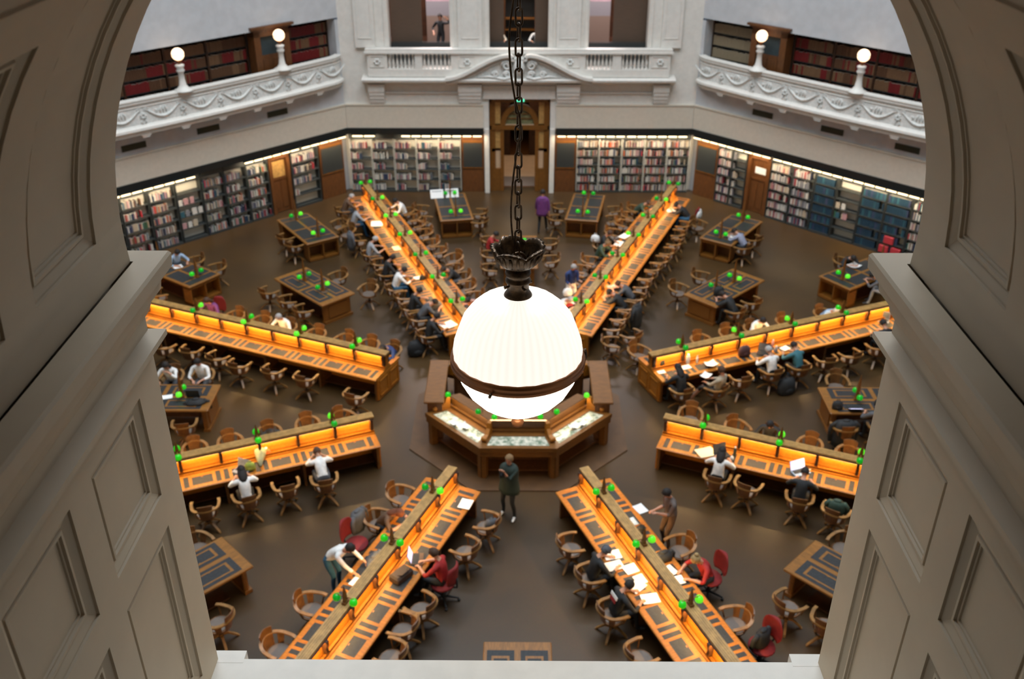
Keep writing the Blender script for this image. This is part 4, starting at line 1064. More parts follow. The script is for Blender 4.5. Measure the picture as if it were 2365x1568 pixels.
# ================================================================== CHAIRS
def make_chair():
    t = thing('swivel_armchair', (0, 0, 0), 0, 'x', 'chair')
    m_ = MB(); m_.prism([(.23 * math.cos(a) * (1.05 if math.sin(a) > 0 else 1), .22 * math.sin(a)) for a in [2 * PI * k / 14 for k in range(14)]], .425, .46)
    m_.mi = 1; m_.prism([(.20 * math.cos(a), .19 * math.sin(a)) for a in [2 * PI * k / 14 for k in range(14)]], .46, .472); m_.build('seat', ['wood_chair', 'seat_pad'], t)
    pts = []
    for i in range(15):
        a = PI + PI * i / 14
        pts.append((.275 * math.cos(a), -.02 + .27 * math.sin(a), .67 + .05 * (-math.sin(a)) ** 2))
    pts = [(-.27, .20, .655), (-.285, .10, .665)] + pts + [(.285, .10, .665), (.27, .20, .655)]
    vs = []; fs = []
    for i, p in enumerate(pts):
        a = Vector(pts[max(0, i - 1)]); b_ = Vector(pts[min(len(pts) - 1, i + 1)]); d = (b_ - a).normalized(); nn = Vector((-d.y, d.x, 0)) * .032
        for sx, sz in ((-1, -.016), (1, -.016), (1, .016), (-1, .016)): vs.append(Vector(p) + nn * sx + Vector((0, 0, sz)))
    n = len(pts)
    for i in range(n - 1):
        for q in range(4): fs.append((i * 4 + q, i * 4 + 4 + q, i * 4 + 4 + (q + 1) % 4, i * 4 + (q + 1) % 4))
    fs += [(3, 2, 1, 0), ((n - 1) * 4, (n - 1) * 4 + 1, (n - 1) * 4 + 2, (n - 1) * 4 + 3)]
    m_ = MB(); m_.add(vs, fs); m_.build('arm_rail', 'wood_arm', t)
    def curved(a0, a1, r0, r1, z0, z1, th=.018, top=0):
        vs = []; fs = []; N = 6
        for i in range(N + 1):
            a = a0 + (a1 - a0) * i / N; tz = top * (1 - abs(2 * i / N - 1) ** 2)
            for (r_, z) in ((r0, z0), (r0 + th, z0), (r1 + th, z1 + tz), (r1, z1 + tz)): vs.append((r_ * math.cos(a), -.02 + r_ * math.sin(a), z))
        for i in range(N):
            for q in range(4): fs.append((i * 4 + q, i * 4 + 4 + q, i * 4 + 4 + (q + 1) % 4, i * 4 + (q + 1) % 4))
        fs += [(3, 2, 1, 0), (N * 4, N * 4 + 1, N * 4 + 2, N * 4 + 3)]
        return vs, fs
    m_ = MB(); m_.add(*curved(R_(-90 - 33), R_(-90 + 33), .20, .275, .46, .85, .02, .03)); m_.build('backrest', 'wood_chair', t)
    for s in (-1, 1):
        m_ = MB(); m_.add(*curved(R_(-90 + s * 50), R_(-90 + s * 78), .20, .262, .45, .69)); m_.build('side_panel', 'wood_chair', t)
        MB().tube([(s * .235, .10, .45), (s * .268, .14, .65)], [.016, .014], 6).build('arm_post', 'wood_chair', t)
    m_ = MB(); m_.smooth = True; m_.lathe([(.12, .425), (.10, .40), (.035, .38), (.03, .26), (.05, .22), (.055, .17), (.03, .15)], 10); m_.build('swivel_post', 'wood_dark', t)
    l = MB()
    pr = [(.03, .20, .028), (.12, .19, .026), (.22, .10, .024), (.30, .02, .022)]
    vs = []; fs = []
    for (x, z, w_) in pr: vs += [(x, -w_, z - .022), (x, w_, z - .022), (x, w_, z + .022), (x, -w_, z + .022)]
    for i in range(3):
        for q in range(4): fs.append((i * 4 + q, i * 4 + 4 + q, i * 4 + 4 + (q + 1) % 4, i * 4 + (q + 1) % 4))
    fs += [(3, 2, 1, 0), (12, 13, 14, 15)]
    l.add(vs, fs); l.box((.30, 0, .012), (.04, .04, .024)); lm = l.mesh('leg', 'wood_arm')
    for k in range(4):
        o = bpy.data.objects.new('leg', lm); COL.objects.link(o); o.parent = t; o.rotation_euler = (0, 0, PI / 4 + k * PI / 2)
    return t
CH = make_chair()
def make_office():
    t = thing('office_chair', (0, 0, 0), 0, 'x', 'chair')
    m_ = MB(); m_.smooth = True
    m_.lathe([(.001, .42), (.2, .42), (.25, .45), (.24, .49), (.001, .50)], 16, sx=1, sy=.95); m_.build('seat', 'c_chair_red', t)
    vs = []; fs = []; NA, NZ = 10, 8
    for s_ in (0, 1):
        for j in range(NZ + 1):
            z = .56 + .46 * j / NZ; wd = .23 * (1 - abs(2 * j / NZ - 1) ** 3 * .35)
            for i in range(NA + 1):
                u = 2 * i / NA - 1; vs.append((u * wd, -.24 + .05 * u * u - .03 * (j / NZ) - s_ * .05 * (1 - u * u * .8), z))
    K = (NA + 1) * (NZ + 1)
    for s_ in (0, 1):
        for j in range(NZ):
            for i in range(NA):
                q = s_ * K + j * (NA + 1) + i; fs.append((q, q + 1, q + NA + 2, q + NA + 1))
    ring = [i for i in range(NA + 1)] + [j * (NA + 1) + NA for j in range(1, NZ + 1)] + [NZ * (NA + 1) + i for i in range(NA - 1, -1, -1)] + [j * (NA + 1) for j in range(NZ - 1, 0, -1)]
    for i in range(len(ring)): a, b_ = ring[i], ring[(i + 1) % len(ring)]; fs.append((a, b_, b_ + K, a + K))
    m_ = MB(); m_.smooth = True; m_.add(vs, fs); m_.build('backrest', 'c_chair_red', t)
    m_ = MB(); m_.smooth = True; m_.tube([(0, -.20, .42), (0, -.30, .46), (0, -.31, .7)], .02, 6); m_.build('back_support', 'c_black', t)
    m_ = MB(); m_.smooth = True; m_.lathe([(.04, .42), (.03, .40), (.025, .2), (.045, .14), (.045, .08)], 10); m_.build('swivel_post', 'c_black', t)
    l = MB(); l.tube([(.03, 0, .11), (.30, 0, .075)], [.026, .018], 6); l.lathe([(.001, .06), (.028, .05), (.028, .01), (.001, .0)], 8, cx=.30); lm = l.mesh('base_arm', 'c_black')
    for k in range(5):
        o = bpy.data.objects.new('base_arm', lm); COL.objects.link(o); o.parent = t; o.rotation_euler = (0, 0, k * 2 * PI / 5)
    return t
cmat('chair_red', (.17, .006, .008)); cmat('red', (.30, .012, .012)); cmat('black', (.010, .012, .014))
OF = make_office(); KIDS.clear()
cfirst = {'w': True, 'o': True}
def desk_pos(k, r, t):
    deg_ = DESKS[k][0] if isinstance(k, str) else k
    a = R_(deg_); u = Vector((math.sin(a), math.cos(a))); n = Vector((math.cos(a), -math.sin(a)))
    return u * r + n * t, u, n
def face(d): return math.atan2(-d[0], d[1])
ORDN = ['nearest', 'second from', 'third from', 'fourth from', 'fifth from', 'sixth from', 'seventh from', 'eighth from', 'ninth from', 'tenth from', 'eleventh from', 'twelfth from', 'thirteenth from', 'fourteenth from', 'fifteenth from']
def chair(x, y, rz, label, group, kind='w'):
    src = CH if kind == 'w' else OF
    o = place(src, cfirst[kind], (x, y, 0), rz, label, 'chair', group, (1.1, 1.1, 1.03)); cfirst[kind] = False
    return o
# (r, t, turn, kind) for every desk; t > 0 clockwise side
DC = {
'WNW': ([(4.25, -1.42, 0), (6.02, -1.18, 6), (7.08, -1.22, -4), (8.17, -1.34, 3), (9.01, -1.22, -12), (9.98, -1.2, 8), (10.88, -1.32, -6)], [(4.5, 1.02, 0), (5.26, 1.05, 8), (6.1, 1.05, -5), (7.08, .98, 4), (8.14, 1.0, 0), (9.1, 1.05, 5), (10.06, 1.0, 0), (10.84, 1.05, 0, 'o')]),
'WSW': ([(5.6, -1.42, -6), (6.49, -1.28, 0), (7.42, -1.36, 5), (8.36, -1.36, -6)], [(4.57, .98, 20), (5.5, 1.02, 0), (6.49, 1.02, 0), (7.47, .98, 6), (8.34, 1.0, 0)]),
'ESE': ([(5.66, 1.2, 0), (6.40, 1.2, -10), (7.61, 1.24, 6), (8.44, 1.36, -14)], [(4.43, -1.2, 8), (5.69, -1.05, 40), (6.52, -1.0, 0), (7.53, -1.0, 0), (8.47, -.98, 0)]),
'ENE': ([(4.41, 1.15, 4), (5.36, 1.38, 25), (6.28, 1.22, -6), (7.3, 1.22, 4), (8.17, 1.32, 0), (9.13, 1.28, -14), (9.98, 1.32, 5), (11.04, 1.25, -8)], [(4.3, -1.15, 12), (6.35, -1.0, 0), (7.37, -1.05, 0), (8.22, -1.0, 0), (9.4, -1.0, 5), (10.82, -1.0, 0)]),
'NNW': ([(15.3, -1.2, 0), (13.9, -1.15, 0), (12.34, -1.3, 0), (10.85, -1.25, 0), (10.0, -1.15, 0), (9.1, -1.2, 0), (7.9, -1.2, 0), (7.2, -1.1, 0), (6.35, -1.12, 0), (5.6, -1.1, 0), (4.5, -1.15, 0)],
        [(14.25, 1.1, 0), (13.5, 1.12, 5), (12.8, 1.12, -6), (11.95, 1.12, 0), (10.95, 1.05, 4), (10.2, 1.1, -8), (9.4, 1.4, 30), (8.6, 1.15, 0), (7.85, 1.15, 0), (7.1, 1.05, 6), (6.3, 1.05, -5), (5.45, 1.1, 0)]),
'NNE': ([(14.6, -1.1, 0), (13.85, -1.12, 6), (13.0, -1.1, -5), (12.0, -1.15, 0), (10.6, -1.15, 0), (9.3, -1.15, 5), (8.5, -1.18, -6), (7.6, -1.1, 4), (5.6, -1.1, 0)],
        [(14.7, 1.1, 0, 'o'), (13.75, 1.05, 0), (12.85, 1.08, 6), (12.0, 1.2, -5), (11.1, 1.15, 0), (10.3, 1.12, 5), (9.6, 1.05, 0), (8.85, 1.05, -5), (8.15, 1.05, 4), (7.2, 1.15, 0), (6.45, 1.05, 6), (5.7, 1.05, 0), (5.0, 1.1, -6), (4.75, 1.75, -25), (4.05, 1.35, 200)]),
'SSW': ([(4.82, -1.22, 6), (5.76, -1.15, -10), (6.78, -1.1, 0, 'o'), (7.66, -1.05, -12), (8.3, -.98, 5), (9.0, -1.1, 0)], [(4.74, 1.02, -6), (5.7, 1.08, 0), (6.45, 1.2, 0, 'o'), (8.53, 1.0, 8), (9.7, .98, -5)]),
'SSE': ([(5.66, 1.08, -8), (6.68, 1.12, 0), (7.76, 1.14, 0), (8.95, 1.15, 5)], [(6.62, -1.1, 6), (7.55, -1.28, 0, 'o'), (8.89, -1.02, -8), (9.55, -1.2, 10, 'o')])}
SIDE = {'WNW': ('near', 'far'), 'WSW': ('near', 'far'), 'ESE': ('near', 'far'), 'ENE': ('near', 'far'), 'NNW': ('left', 'right'), 'NNE': ('left', 'right'), 'SSW': ('right', 'left'), 'SSE': ('left', 'right')}
for k, (A_, B_) in DC.items():
    for side, L_ in enumerate((A_, B_)):
        L_ = sorted(L_, key=lambda q: q[0])
        for i, c_ in enumerate(L_):
            p, u, n = desk_pos(k, c_[0], c_[1])
            rz = face(-n * (1 if c_[1] > 0 else -1)) + R_(c_[2])
            kd = c_[3] if len(c_) > 3 else 'w'
            lb = ('red office chair' if kd == 'o' else 'wooden armchair') + ' at the %s, %s side, %s the centre' % (DESKS[k][1], SIDE[k][side], ORDN[i])
            chair(p.x, p.y, rz, lb, 'armchairs along the %s, %s side' % (DESKS[k][1], SIDE[k][side]), kd)
# chairs round the loose tables: (wedge angle, r, t, facing in degrees relative to outward radius)
def tchair(key, nm, L_):
    for i, (r, t, d) in enumerate(L_):
        p, u, n = desk_pos(key, r, t)
        a = math.atan2(u.y, u.x) + R_(d); side = 'right' if 0 < d < 180 else 'left'
        same = sorted([q for q in L_ if (q[2] > 0) == (d > 0)], key=lambda q: q[0]); k = same.index((r, t, d))
        chair(p.x, p.y, a - PI / 2, 'wooden armchair, %s side of table %s, %s' % (side, nm, ['innermost', 'second outward', 'third outward'][k]), 'armchairs round the table ' + nm)
# d=90: faces anticlockwise (sits on the t>0 side); d=-90 sits on the t<0 side
tchair(-45, 'left of the upper-left desk', [(10.5, -1.2, -80), (9.5, -1.1, -110), (8.6, -1.12, -95), (9.8, 1.1, 95), (8.3, 1.25, 120)])
tchair(45, 'right of the upper-right desk', [(9.9, -1.15, -75), (8.6, -1.12, -95), (8.65, 1.1, 90), (9.55, 1.12, 80)])
tchair(0, 'behind the hanging lamp', [(10.8, -1.1, -80), (9.5, -1.05, -95), (8.4, -1.0, -85), (10.6, 1.12, 85), (9.1, 1.12, 100)])
tchair(-90, 'between the left desks', [(9.75, 1.2, 90), (8.9, 1.25, 90), (8.7, -1.15, -80)])
tchair(90, 'between the right desks', [(8.9, -1.08, -95), (8.45, 1.15, 90), (9.4, 1.15, 90)])
tchair(-135, 'at the bottom left pier', [(9.0, .95, 95), (9.8, -1.35, -60)])
tchair(135, 'at the bottom right pier', [(9.0, -1.12, -90), (9.1, 1.3, 75), (9.9, 1.2, 100)])
tchair(0, 'left of the central doorway', [(13.85, -3.85, -100), (12.7, -3.6, -100), (13.5, -1.55, 80), (12.6, -1.5, 60)])
tchair(0, 'right of the central doorway', [(14.1, 1.6, -80), (12.9, 1.4, -80), (13.8, 3.75, 100), (12.85, 3.6, 100)])
tchair(-45, 'outside the upper-left desk', [(13.9, 1.65, -80), (13.1, 1.5, -80), (13.6, 3.9, 100), (12.8, 3.65, 100)])
tchair(45, 'outside the upper-right desk', [(13.6, -3.95, -100), (13.0, -1.5, 80), (13.9, -1.65, 80)])
tchair(-45, 'at the left pier ledge', [(14.35, -1.75, 80), (13.3, -1.5, 80), (12.9, -3.85, -100)])
tchair(45, 'at the right pier ledge', [(14.4, 1.65, -80), (13.6, 3.85, 100), (14.3, 4.0, 100)])

# ================================================================== PEOPLE
def ik(a, c, l1, l2, pole):
    a, c, pole = Vector(a), Vector(c), Vector(pole)
    d = c - a; L = min(d.length, (l1 + l2) * .995); d.normalize(); c2 = a + d * L
    x = (l1 * l1 - l2 * l2 + L * L) / (2 * L); h = math.sqrt(max(0, l1 * l1 - x * x))
    p = pole - d * pole.dot(d); p.normalize()
    return a + d * x + p * h, c2
def body(pose):
    "joint skeleton grown into one continuous skin; returns mesh and head frame"
    V = []; E = []; Rd = []; Rg = []
    def add(p, r, parent=None, rg='top'):
        V.append(Vector(p)); Rd.append(r); Rg.append(rg)
        if parent is not None: E.append((parent, len(V) - 1))
        return len(V) - 1
    st = pose.get('stand', False)
    pz = .93 if st else .56
    px, py = 0, pose.get('py', -.04)
    lean = R_(pose.get('lean', 12)); side = R_(pose.get('side', 0))
    up = Vector((math.sin(side), math.sin(lean), math.cos(lean))).normalized()
    P = Vector((px, py, pz))
    pel = add(P, .162, None, 'bottom')
    waist = add(P + up * .15, .148, pel)
    chest = add(P + up * .33, .172, waist)
    up2 = Vector((up.x, math.sin(lean + R_(6)), math.cos(lean + R_(6)))).normalized()
    nb = add(P + up * .33 + up2 * .13, .085, chest)
    hp = R_(pose.get('head', 25)) + lean
    hup = Vector((up.x * .5, math.sin(hp), math.cos(hp))).normalized()
    nk = add(V[nb] + up2 * .07, .05, nb, 'skin')
    hd = add(V[nk] + hup * .085, .068, nk, 'skin')
    fwd = Vector((0, 1, 0)); fwd = (fwd - hup * fwd.dot(hup)).normalized()
    hm = add(V[hd] + hup * .065 + fwd * .008, .080, hd, 'skin')
    hc = add(V[hm] + hup * .06, .060, hm, 'skin')
    ch_ = add(V[hd] + fwd * .045 - hup * .005, .036, hd, 'skin')
    ns = add(V[hm] - hup * .035 + fwd * .088, .012, hm, 'skin')
    for s in (-1, 1):
        add(V[hm] - hup * .03 + Vector((s * .083, 0, 0)), .012, hm, 'skin')
    right = Vector((1, 0, 0))
    for s, key in ((-1, 'L'), (1, 'R')):
        sh = add(V[nb] + right * s * .188 - up2 * .035, .068, nb)
        hand = pose[key]
        el, wr = ik(V[sh], hand, .28, .25, pose.get('pole', (s * .8, -.25, -.6)) if not isinstance(pose.get('pole'), dict) else pose['pole'][key])
        ma = add((V[sh] + el) / 2, .055, sh)
        e_ = add(el, .046, ma)
        fa = add((Vector(el) + wr) / 2, .041, e_, 'fore')
        w_ = add(wr, .025, fa, 'skin')
        d = (wr - el).normalized()
        if not pose.get('grip'): d = (d + Vector((0, .25, -.15))).normalized()
        nrm = Vector((0, 0, 1)); lat = d.cross(nrm).normalized(); nrm = lat.cross(d).normalized()
        pm = add(wr + d * .05, .028, w_, 'skin')
        kn = add(wr + d * .085, .024, pm, 'skin')
        for j, (o_, L1) in enumerate(((-.030, .060), (-.010, .070), (.010, .066), (.028, .052))):
            b1 = add(V[kn] + lat * o_ + d * .012, .0095, kn, 'skin'); b2 = add(V[b1] + d * L1 * .55 - nrm * .006, .0088, b1, 'skin'); add(V[b2] + d * L1 * .35 - nrm * (.022 + .004 * j), .0075, b2, 'skin')
        inner = lat * (-1 if lat.dot(right) * s > 0 else 1)
        t1 = add(wr + d * .03 + inner * .034 - nrm * .008, .011, pm, 'skin'); add(V[t1] + d * .042 + inner * .018 - nrm * .012, .009, t1, 'skin')
    for s in (-1, 1):
        hip = add(P + right * s * .095 - Vector((0, 0, .02)), .095, pel, 'bottom')
        if st:
            f = pose.get('foot' + ('L' if s < 0 else 'R'), (s * .11, .0))
            an = Vector((f[0], f[1], .08)); kn_, an = ik(V[hip], an, .43, .43, (0, 1, 0))
        else:
            f = pose.get('foot' + ('L' if s < 0 else 'R'), (s * .13, .42))
            kn_ = V[hip] + Vector((s * .05, .40, .02)); an = Vector((f[0], f[1], .08))
        m1 = add((V[hip] + Vector(kn_)) / 2, .078, hip, 'bottom')
        k_ = add(kn_, .056, m1, 'bottom'); m2 = add((Vector(kn_) + an) / 2 + Vector((0, -.015, .03)), .052, k_, 'shin'); a_ = add(an, .038, m2, 'shin')
        to = Vector((s * .02, .16, -.045)) if not pose.get('turn') else Vector((s * .05, .15, -.045))
        hl = add(an + Vector((0, -.02, -.04)), .036, a_, 'shoe'); add(an + to * .6, .036, a_, 'shoe'); add(an + to * 1.1, .030, len(V) - 1, 'shoe')
    me = bpy.data.meshes.new('sk'); me.from_pydata([tuple(v) for v in V], E, []); 
    ob = bpy.data.objects.new('sk', me); COL.objects.link(ob)
    md = ob.modifiers.new('s', 'SKIN'); md.use_smooth_shade = True; md.branch_smoothing = .4
    for i, r in enumerate(Rd):
        me.skin_vertices[0].data[i].radius = (r, r)
    me.skin_vertices[0].data[0].use_root = True
    sb = ob.modifiers.new('u', 'SUBSURF'); sb.levels = 1; sb.render_levels = 1
    dg = bpy.context.evaluated_depsgraph_get(); dg.update()
    out = bpy.data.meshes.new_from_object(ob.evaluated_get(dg)); out.name = 'body'
    bpy.data.objects.remove(ob)
    slots = {'skin': 0, 'top': 1, 'bottom': 2, 'shoe': 3, 'fore': 4, 'shin': 5}
    out.materials.clear()
    for k in range(6): out.materials.append(MATS['skin'])
    for p in out.polygons:
        c = p.center; best = 9; bi = 0
        for (a, b_) in E:
            A, B_ = V[a], V[b_]; ab = B_ - A; L2_ = ab.length_squared or 1e-9
            t = max(0, min(1, (c - A).dot(ab) / L2_)); dd = (c - A - ab * t).length - (Rd[a] * (1 - t) + Rd[b_] * t) * .9
            if dd < best: best = dd; bi = b_ if t > .5 or Rg[b_] == 'skin' and Rg[a] != 'skin' and t > .35 else a
        p.material_index = slots[Rg[bi]]; p.use_smooth = True
    
    Hm = Matrix.Translation(V[hm]) @ Matrix([[right.x, fwd.x, hup.x, 0], [right.y, fwd.y, hup.y, 0], [right.z, fwd.z, hup.z, 0], [0, 0, 0, 1]])
    return out, Hm
POSES = {
 'write': dict(lean=24, head=28, L=(-.17, .50, .80), R=(.16, .52, .80)),
 'read': dict(lean=16, head=30, L=(-.20, .42, .80), R=(.19, .42, .80)),
 'type': dict(lean=10, head=18, L=(-.12, .42, .80), R=(.12, .42, .80)),
 'slump': dict(lean=42, head=22, L=(-.10, .60, .80), R=(.14, .56, .80)),
 'back': dict(lean=-16, head=38, py=-.02, L=(-.10, .28, .72), R=(.12, .28, .74), footL=(-.16, .62), footR=(.12, .66)),
 'up': dict(lean=4, head=8, L=(-.16, .36, .80), R=(.16, .36, .80)),
 'chin': dict(lean=20, head=14, L=(-.08, .33, 1.00), R=(.2, .46, .80)),
 'stand': dict(stand=True, lean=3, head=8, L=(-.24, .08, .78), R=(.24, .08, .78)),
 'walk': dict(stand=True, lean=4, head=6, L=(-.25, .12, .80), R=(.25, -.06, .80), footL=(-.12, -.16), footR=(.14, .20)),
 'photo': dict(stand=True, lean=-2, head=6, grip=True, L=(-.05, .26, 1.42), R=(.07, .24, 1.40), pole=(0, .1, -1), footL=(-.17, .02), footR=(.15, -.04)),
 'hold': dict(stand=True, lean=6, head=26, grip=True, L=(-.12, .34, 1.18), R=(.16, .26, 1.05), pole=(0, -.2, -1)),
 'bend': dict(stand=True, lean=52, head=-2, L=(-.22, .62, .82), R=(.14, .60, .82), py=-.12),
 'arm_up': dict(stand=True, lean=0, head=10, L=(-.34, .16, 1.60), R=(.24, .14, 1.0)),
}
PM = {k: body(v) for k, v in POSES.items()}
# hair shapes in head coordinates
def hair(kind):
    m_ = MB(); m_.smooth = True
    N, J = 16, 8; vs = []; fs = []
    for j in range(J + 1):
        th = j / J * (R_(118))
        for k in range(N):
            a = 2 * PI * k / N; front = max(0, math.sin(a)); t = th * (1 - .48 * front ** .7)
            r = .102 + .006 * math.sin(k * 2.3 + j) + (.012 if kind == 'bun' else 0) * 0
            vs.append((r * .92 * math.sin(t) * math.cos(a), r * 1.06 * math.sin(t) * math.sin(a) - .006, .012 + r * 1.08 * math.cos(t)))
    for j in range(J):
        for k in range(N): fs.append((j * N + k, j * N + (k + 1) % N, (j + 1) * N + (k + 1) % N, (j + 1) * N + k))
    if kind != 'bald': m_.add(vs, fs); fs_l = [J * N + k for k in range(N)]; m_.add([vs[i] for i in fs_l], [list(range(N))])
    if kind == 'long':
        m_.lathe([(.085, .02), (.10, -.06), (.105, -.14), (.09, -.24), (.05, -.30)], 12, Matrix.Translation((0, -.045, 0)), sy=.55)
    if kind == 'bun': m_.lathe([(.001, .05), (.04, .035), (.05, 0), (.035, -.03), (.001, -.045)], 10, Matrix.Translation((0, -.10, .07)))
    if kind == 'cap':
        m_.lathe([(.105, .02), (.107, .05), (.09, .10), (.04, .128), (.001, .13)], 16); m_.add([(-.075, .07, .03), (.075, .07, .03), (.06, .16, .02), (-.06, .16, .02), (-.075, .07, .045), (.075, .07, .045), (.06, .16, .03), (-.06, .16, .03)], [(0, 1, 2, 3), (4, 5, 6, 7), (0, 1, 5, 4), (1, 2, 6, 5), (2, 3, 7, 6), (3, 0, 4, 7)])
    return m_.mesh('hair', 'c_black')
HM = {k: hair(k) for k in ('short', 'long', 'bun', 'cap')}
e_ = MB(); e_.smooth = True; e_.lathe([(.001, -.009), (.008, -.004), (.009, .002), (.001, .009)], 8, Matrix.Rotation(PI / 2, 4, 'X')); EYE = e_.mesh('eye', 'c_black')
e_ = MB(); e_.tube([(-.022, 0, .002), (0, .004, -.001), (.022, 0, .002)], .0045, 5); MOUTH = e_.mesh('mouth', 'skin_tan')
CL = dict(white=(.72, .72, .70), cream=(.58, .52, .42), grey=(.28, .29, .31), dgrey=(.07, .075, .085), black=(.010, .012, .014), navy=(.015, .04, .15), blue=(.05, .14, .28), lblue=(.30, .42, .58), teal=(.03, .13, .16), red=(.60, .014, .03), dred=(.22, .008, .012),
          purple=(.13, .03, .15), green=(.03, .06, .04), coat=(.018, .034, .026), brown=(.10, .055, .03), taupe=(.12, .095, .085), beige=(.34, .29, .21), pink=(.6, .32, .30), plaid=(.25, .27, .36), denim=(.02, .09, .17), h_dark=(.012, .008, .006), h_brown=(.06, .028, .013), h_auburn=(.13, .035, .012), h_grey=(.38, .36, .34), h_blond=(.34, .24, .10), h_fair=(.22, .13, .055))
for k, v in CL.items(): cmat(k, v)
def person(x, y, rz, pose, top, bottom, hair_, hc, label, sleeve=True, shoe='dgrey', z=0, shorts=False, skin='skin'):
    me, Hm = PM[pose]
    o = bpy.data.objects.new('person', me); COL.objects.link(o)
    o.location = (x, y, z); o.rotation_euler = (0, 0, rz); o.scale = (1.04, 1.04, 1.03)
    for i, mt in enumerate((skin, 'c_' + top, 'c_' + bottom, 'c_' + shoe, 'c_' + top if sleeve else skin, skin if shorts else 'c_' + bottom)):
        o.material_slots[i].link = 'OBJECT'; o.material_slots[i].material = MATS[mt]
    tag(o, label, 'person')
    h = bpy.data.objects.new('hair' if hair_ != 'cap' else 'cap', HM[hair_]); COL.objects.link(h); h.parent = o; h.matrix_local = Hm @ Matrix.Rotation(.0, 4, 'Z')
    h.material_slots[0].link = 'OBJECT'; h.material_slots[0].material = MATS['c_' + hc]
    for s in (-1, 1):
        q = bpy.data.objects.new('eye', EYE); COL.objects.link(q); q.parent = o; q.matrix_local = Hm @ Matrix.Translation((s * .03, .076, -.008))
    q = bpy.data.objects.new('mouth', MOUTH); COL.objects.link(q); q.parent = o; q.matrix_local = Hm @ Matrix.Translation((0, .072, -.068))
    return o
def dperson(k, r, t, pose, top, bottom, hair_, hc, label, turn=0, **kw):
    p, u, n = desk_pos(k, r, t)
    return person(p.x, p.y, face(-n * (1 if t > 0 else -1)) + R_(turn), pose, top, bottom, hair_, hc, label, **kw)
DK = lambda k: DESKS[k][1]
dperson('WNW', 8.14, .95, 'read', 'white', 'dgrey', 'short', 'h_grey', 'grey-haired person in white seated behind the middle-left long desk')
dperson('WNW', 10.84, .98, 'read', 'purple', 'black', 'long', 'h_brown', 'person in purple on a red chair behind the middle-left long desk')
dperson('WNW', 4.45, 1.02, 'slump', 'navy', 'black', 'short', 'h_dark', 'person in navy leaning at the inner end of the middle-left long desk')
dperson('WSW', 7.42, -1.30, 'write', 'white', 'black', 'long', 'h_dark', 'person in white with long black hair at a laptop, lower-left long desk')
dperson('WSW', 5.6, -1.22, 'slump', 'white', 'dgrey', 'short', 'h_brown', 'person in pale grey-white top bent over the lower-left long desk', skin='skin_tan')
dperson('WSW', 6.49, .95, 'slump', 'black', 'black', 'long', 'h_dark', 'person in black with head down behind the lower-left long desk')
dperson('ESE', 5.66, 1.10, 'read', 'white', 'black', 'long', 'h_dark', 'black-haired person in white shirt seated at the lower-right long desk')
dperson('ESE', 7.61, 1.16, 'read', 'black', 'black', 'short', 'h_dark', 'person in black before a bright laptop at the lower-right long desk')
dperson('ESE', 6.52, -.98, 'read', 'black', 'black', 'short', 'h_dark', 'person in black facing us behind the lower-right long desk')
dperson('ENE', 4.41, 1.08, 'read', 'black', 'black', 'long', 'h_dark', 'person in black with long hair at the inner end of middle-right desk')
dperson('ENE', 5.36, 1.38, 'back', 'beige', 'black', 'short', 'h_brown', 'person in beige and shorts leaning back reading pages, middle-right long desk', 25, shorts=True, shoe='white')
dperson('ENE', 7.3, 1.20, 'read', 'white', 'black', 'short', 'h_grey', 'person in white with a laptop at the middle-right long desk', shoe='white')
dperson('ENE', 8.17, 1.28, 'write', 'teal', 'black', 'short', 'h_dark', 'person in a teal top at the middle-right long desk')
dperson('ENE', 11.4, 1.15, 'read', 'black', 'black', 'short', 'h_dark', 'person in black beside the right pier at the middle-right long desk')
dperson('ENE', 8.22, -.98, 'write', 'white', 'dgrey', 'short', 'h_dark', 'dark-haired person in white behind the middle-right long desk')
dperson('ENE', 10.82, -.98, 'slump', 'lblue', 'dgrey', 'short', 'h_grey', 'person in pale blue half hidden behind the middle-right long desk')
dperson('NNW', 15.35, -1.12, 'write', 'brown', 'dgrey', 'short', 'h_grey', 'grey-haired person in brown at the far end of the upper-left desk', sleeve=False)
dperson('NNW', 13.94, -1.10, 'write', 'grey', 'denim', 'short', 'h_brown', 'person in grey-blue with jeans on the outer side of the upper-left desk', sleeve=False)
dperson('NNW', 10.85, -1.28, 'read', 'grey', 'dgrey', 'short', 'h_grey', 'white-haired person in a grey tee at the upper-left long desk', sleeve=False)
dperson('NNW', 9.1, -1.15, 'read', 'black', 'black', 'short', 'h_dark', 'person in black with a white front at the upper-left long desk')
dperson('NNW', 8.1, -1.12, 'write', 'white', 'denim', 'short', 'h_dark', 'person in a white shirt and jeans at the upper-left long desk')
dperson('NNW', 6.35, -1.05, 'read', 'black', 'black', 'short', 'h_dark', 'person in black next to the grey bag on the upper-left desk')
dperson('NNW', 5.75, -.98, 'slump', 'dgrey', 'black', 'short', 'h_dark', 'person in dark grey leaning far over the upper-left desk')
dperson('NNW', 4.5, -1.08, 'read', 'black', 'black', 'short', 'h_dark', 'person in black with a large white sheet, upper-left desk inner end')
dperson('NNW', 14.25, 1.0, 'write', 'white', 'dgrey', 'short', 'h_dark', 'person in white on the inner side of the upper-left desk')
dperson('NNW', 7.9, 1.02, 'slump', 'black', 'dgrey', 'short', 'h_dark', 'person in black and grey on the inner side of the upper-left desk')
dperson('NNW', 5.45, 1.0, 'slump', 'pink', 'dgrey', 'short', 'h_dark', 'person in pink and white beside the globe at the upper-left desk')
dperson('NNE', 14.5, -1.02, 'slump', 'green', 'black', 'short', 'h_brown', 'person in dark green at the far end of the upper-right desk')
dperson('NNE', 10.7, -1.15, 'read', 'black', 'black', 'short', 'h_brown', 'person in black with white pack on the upper-right desk inner side')
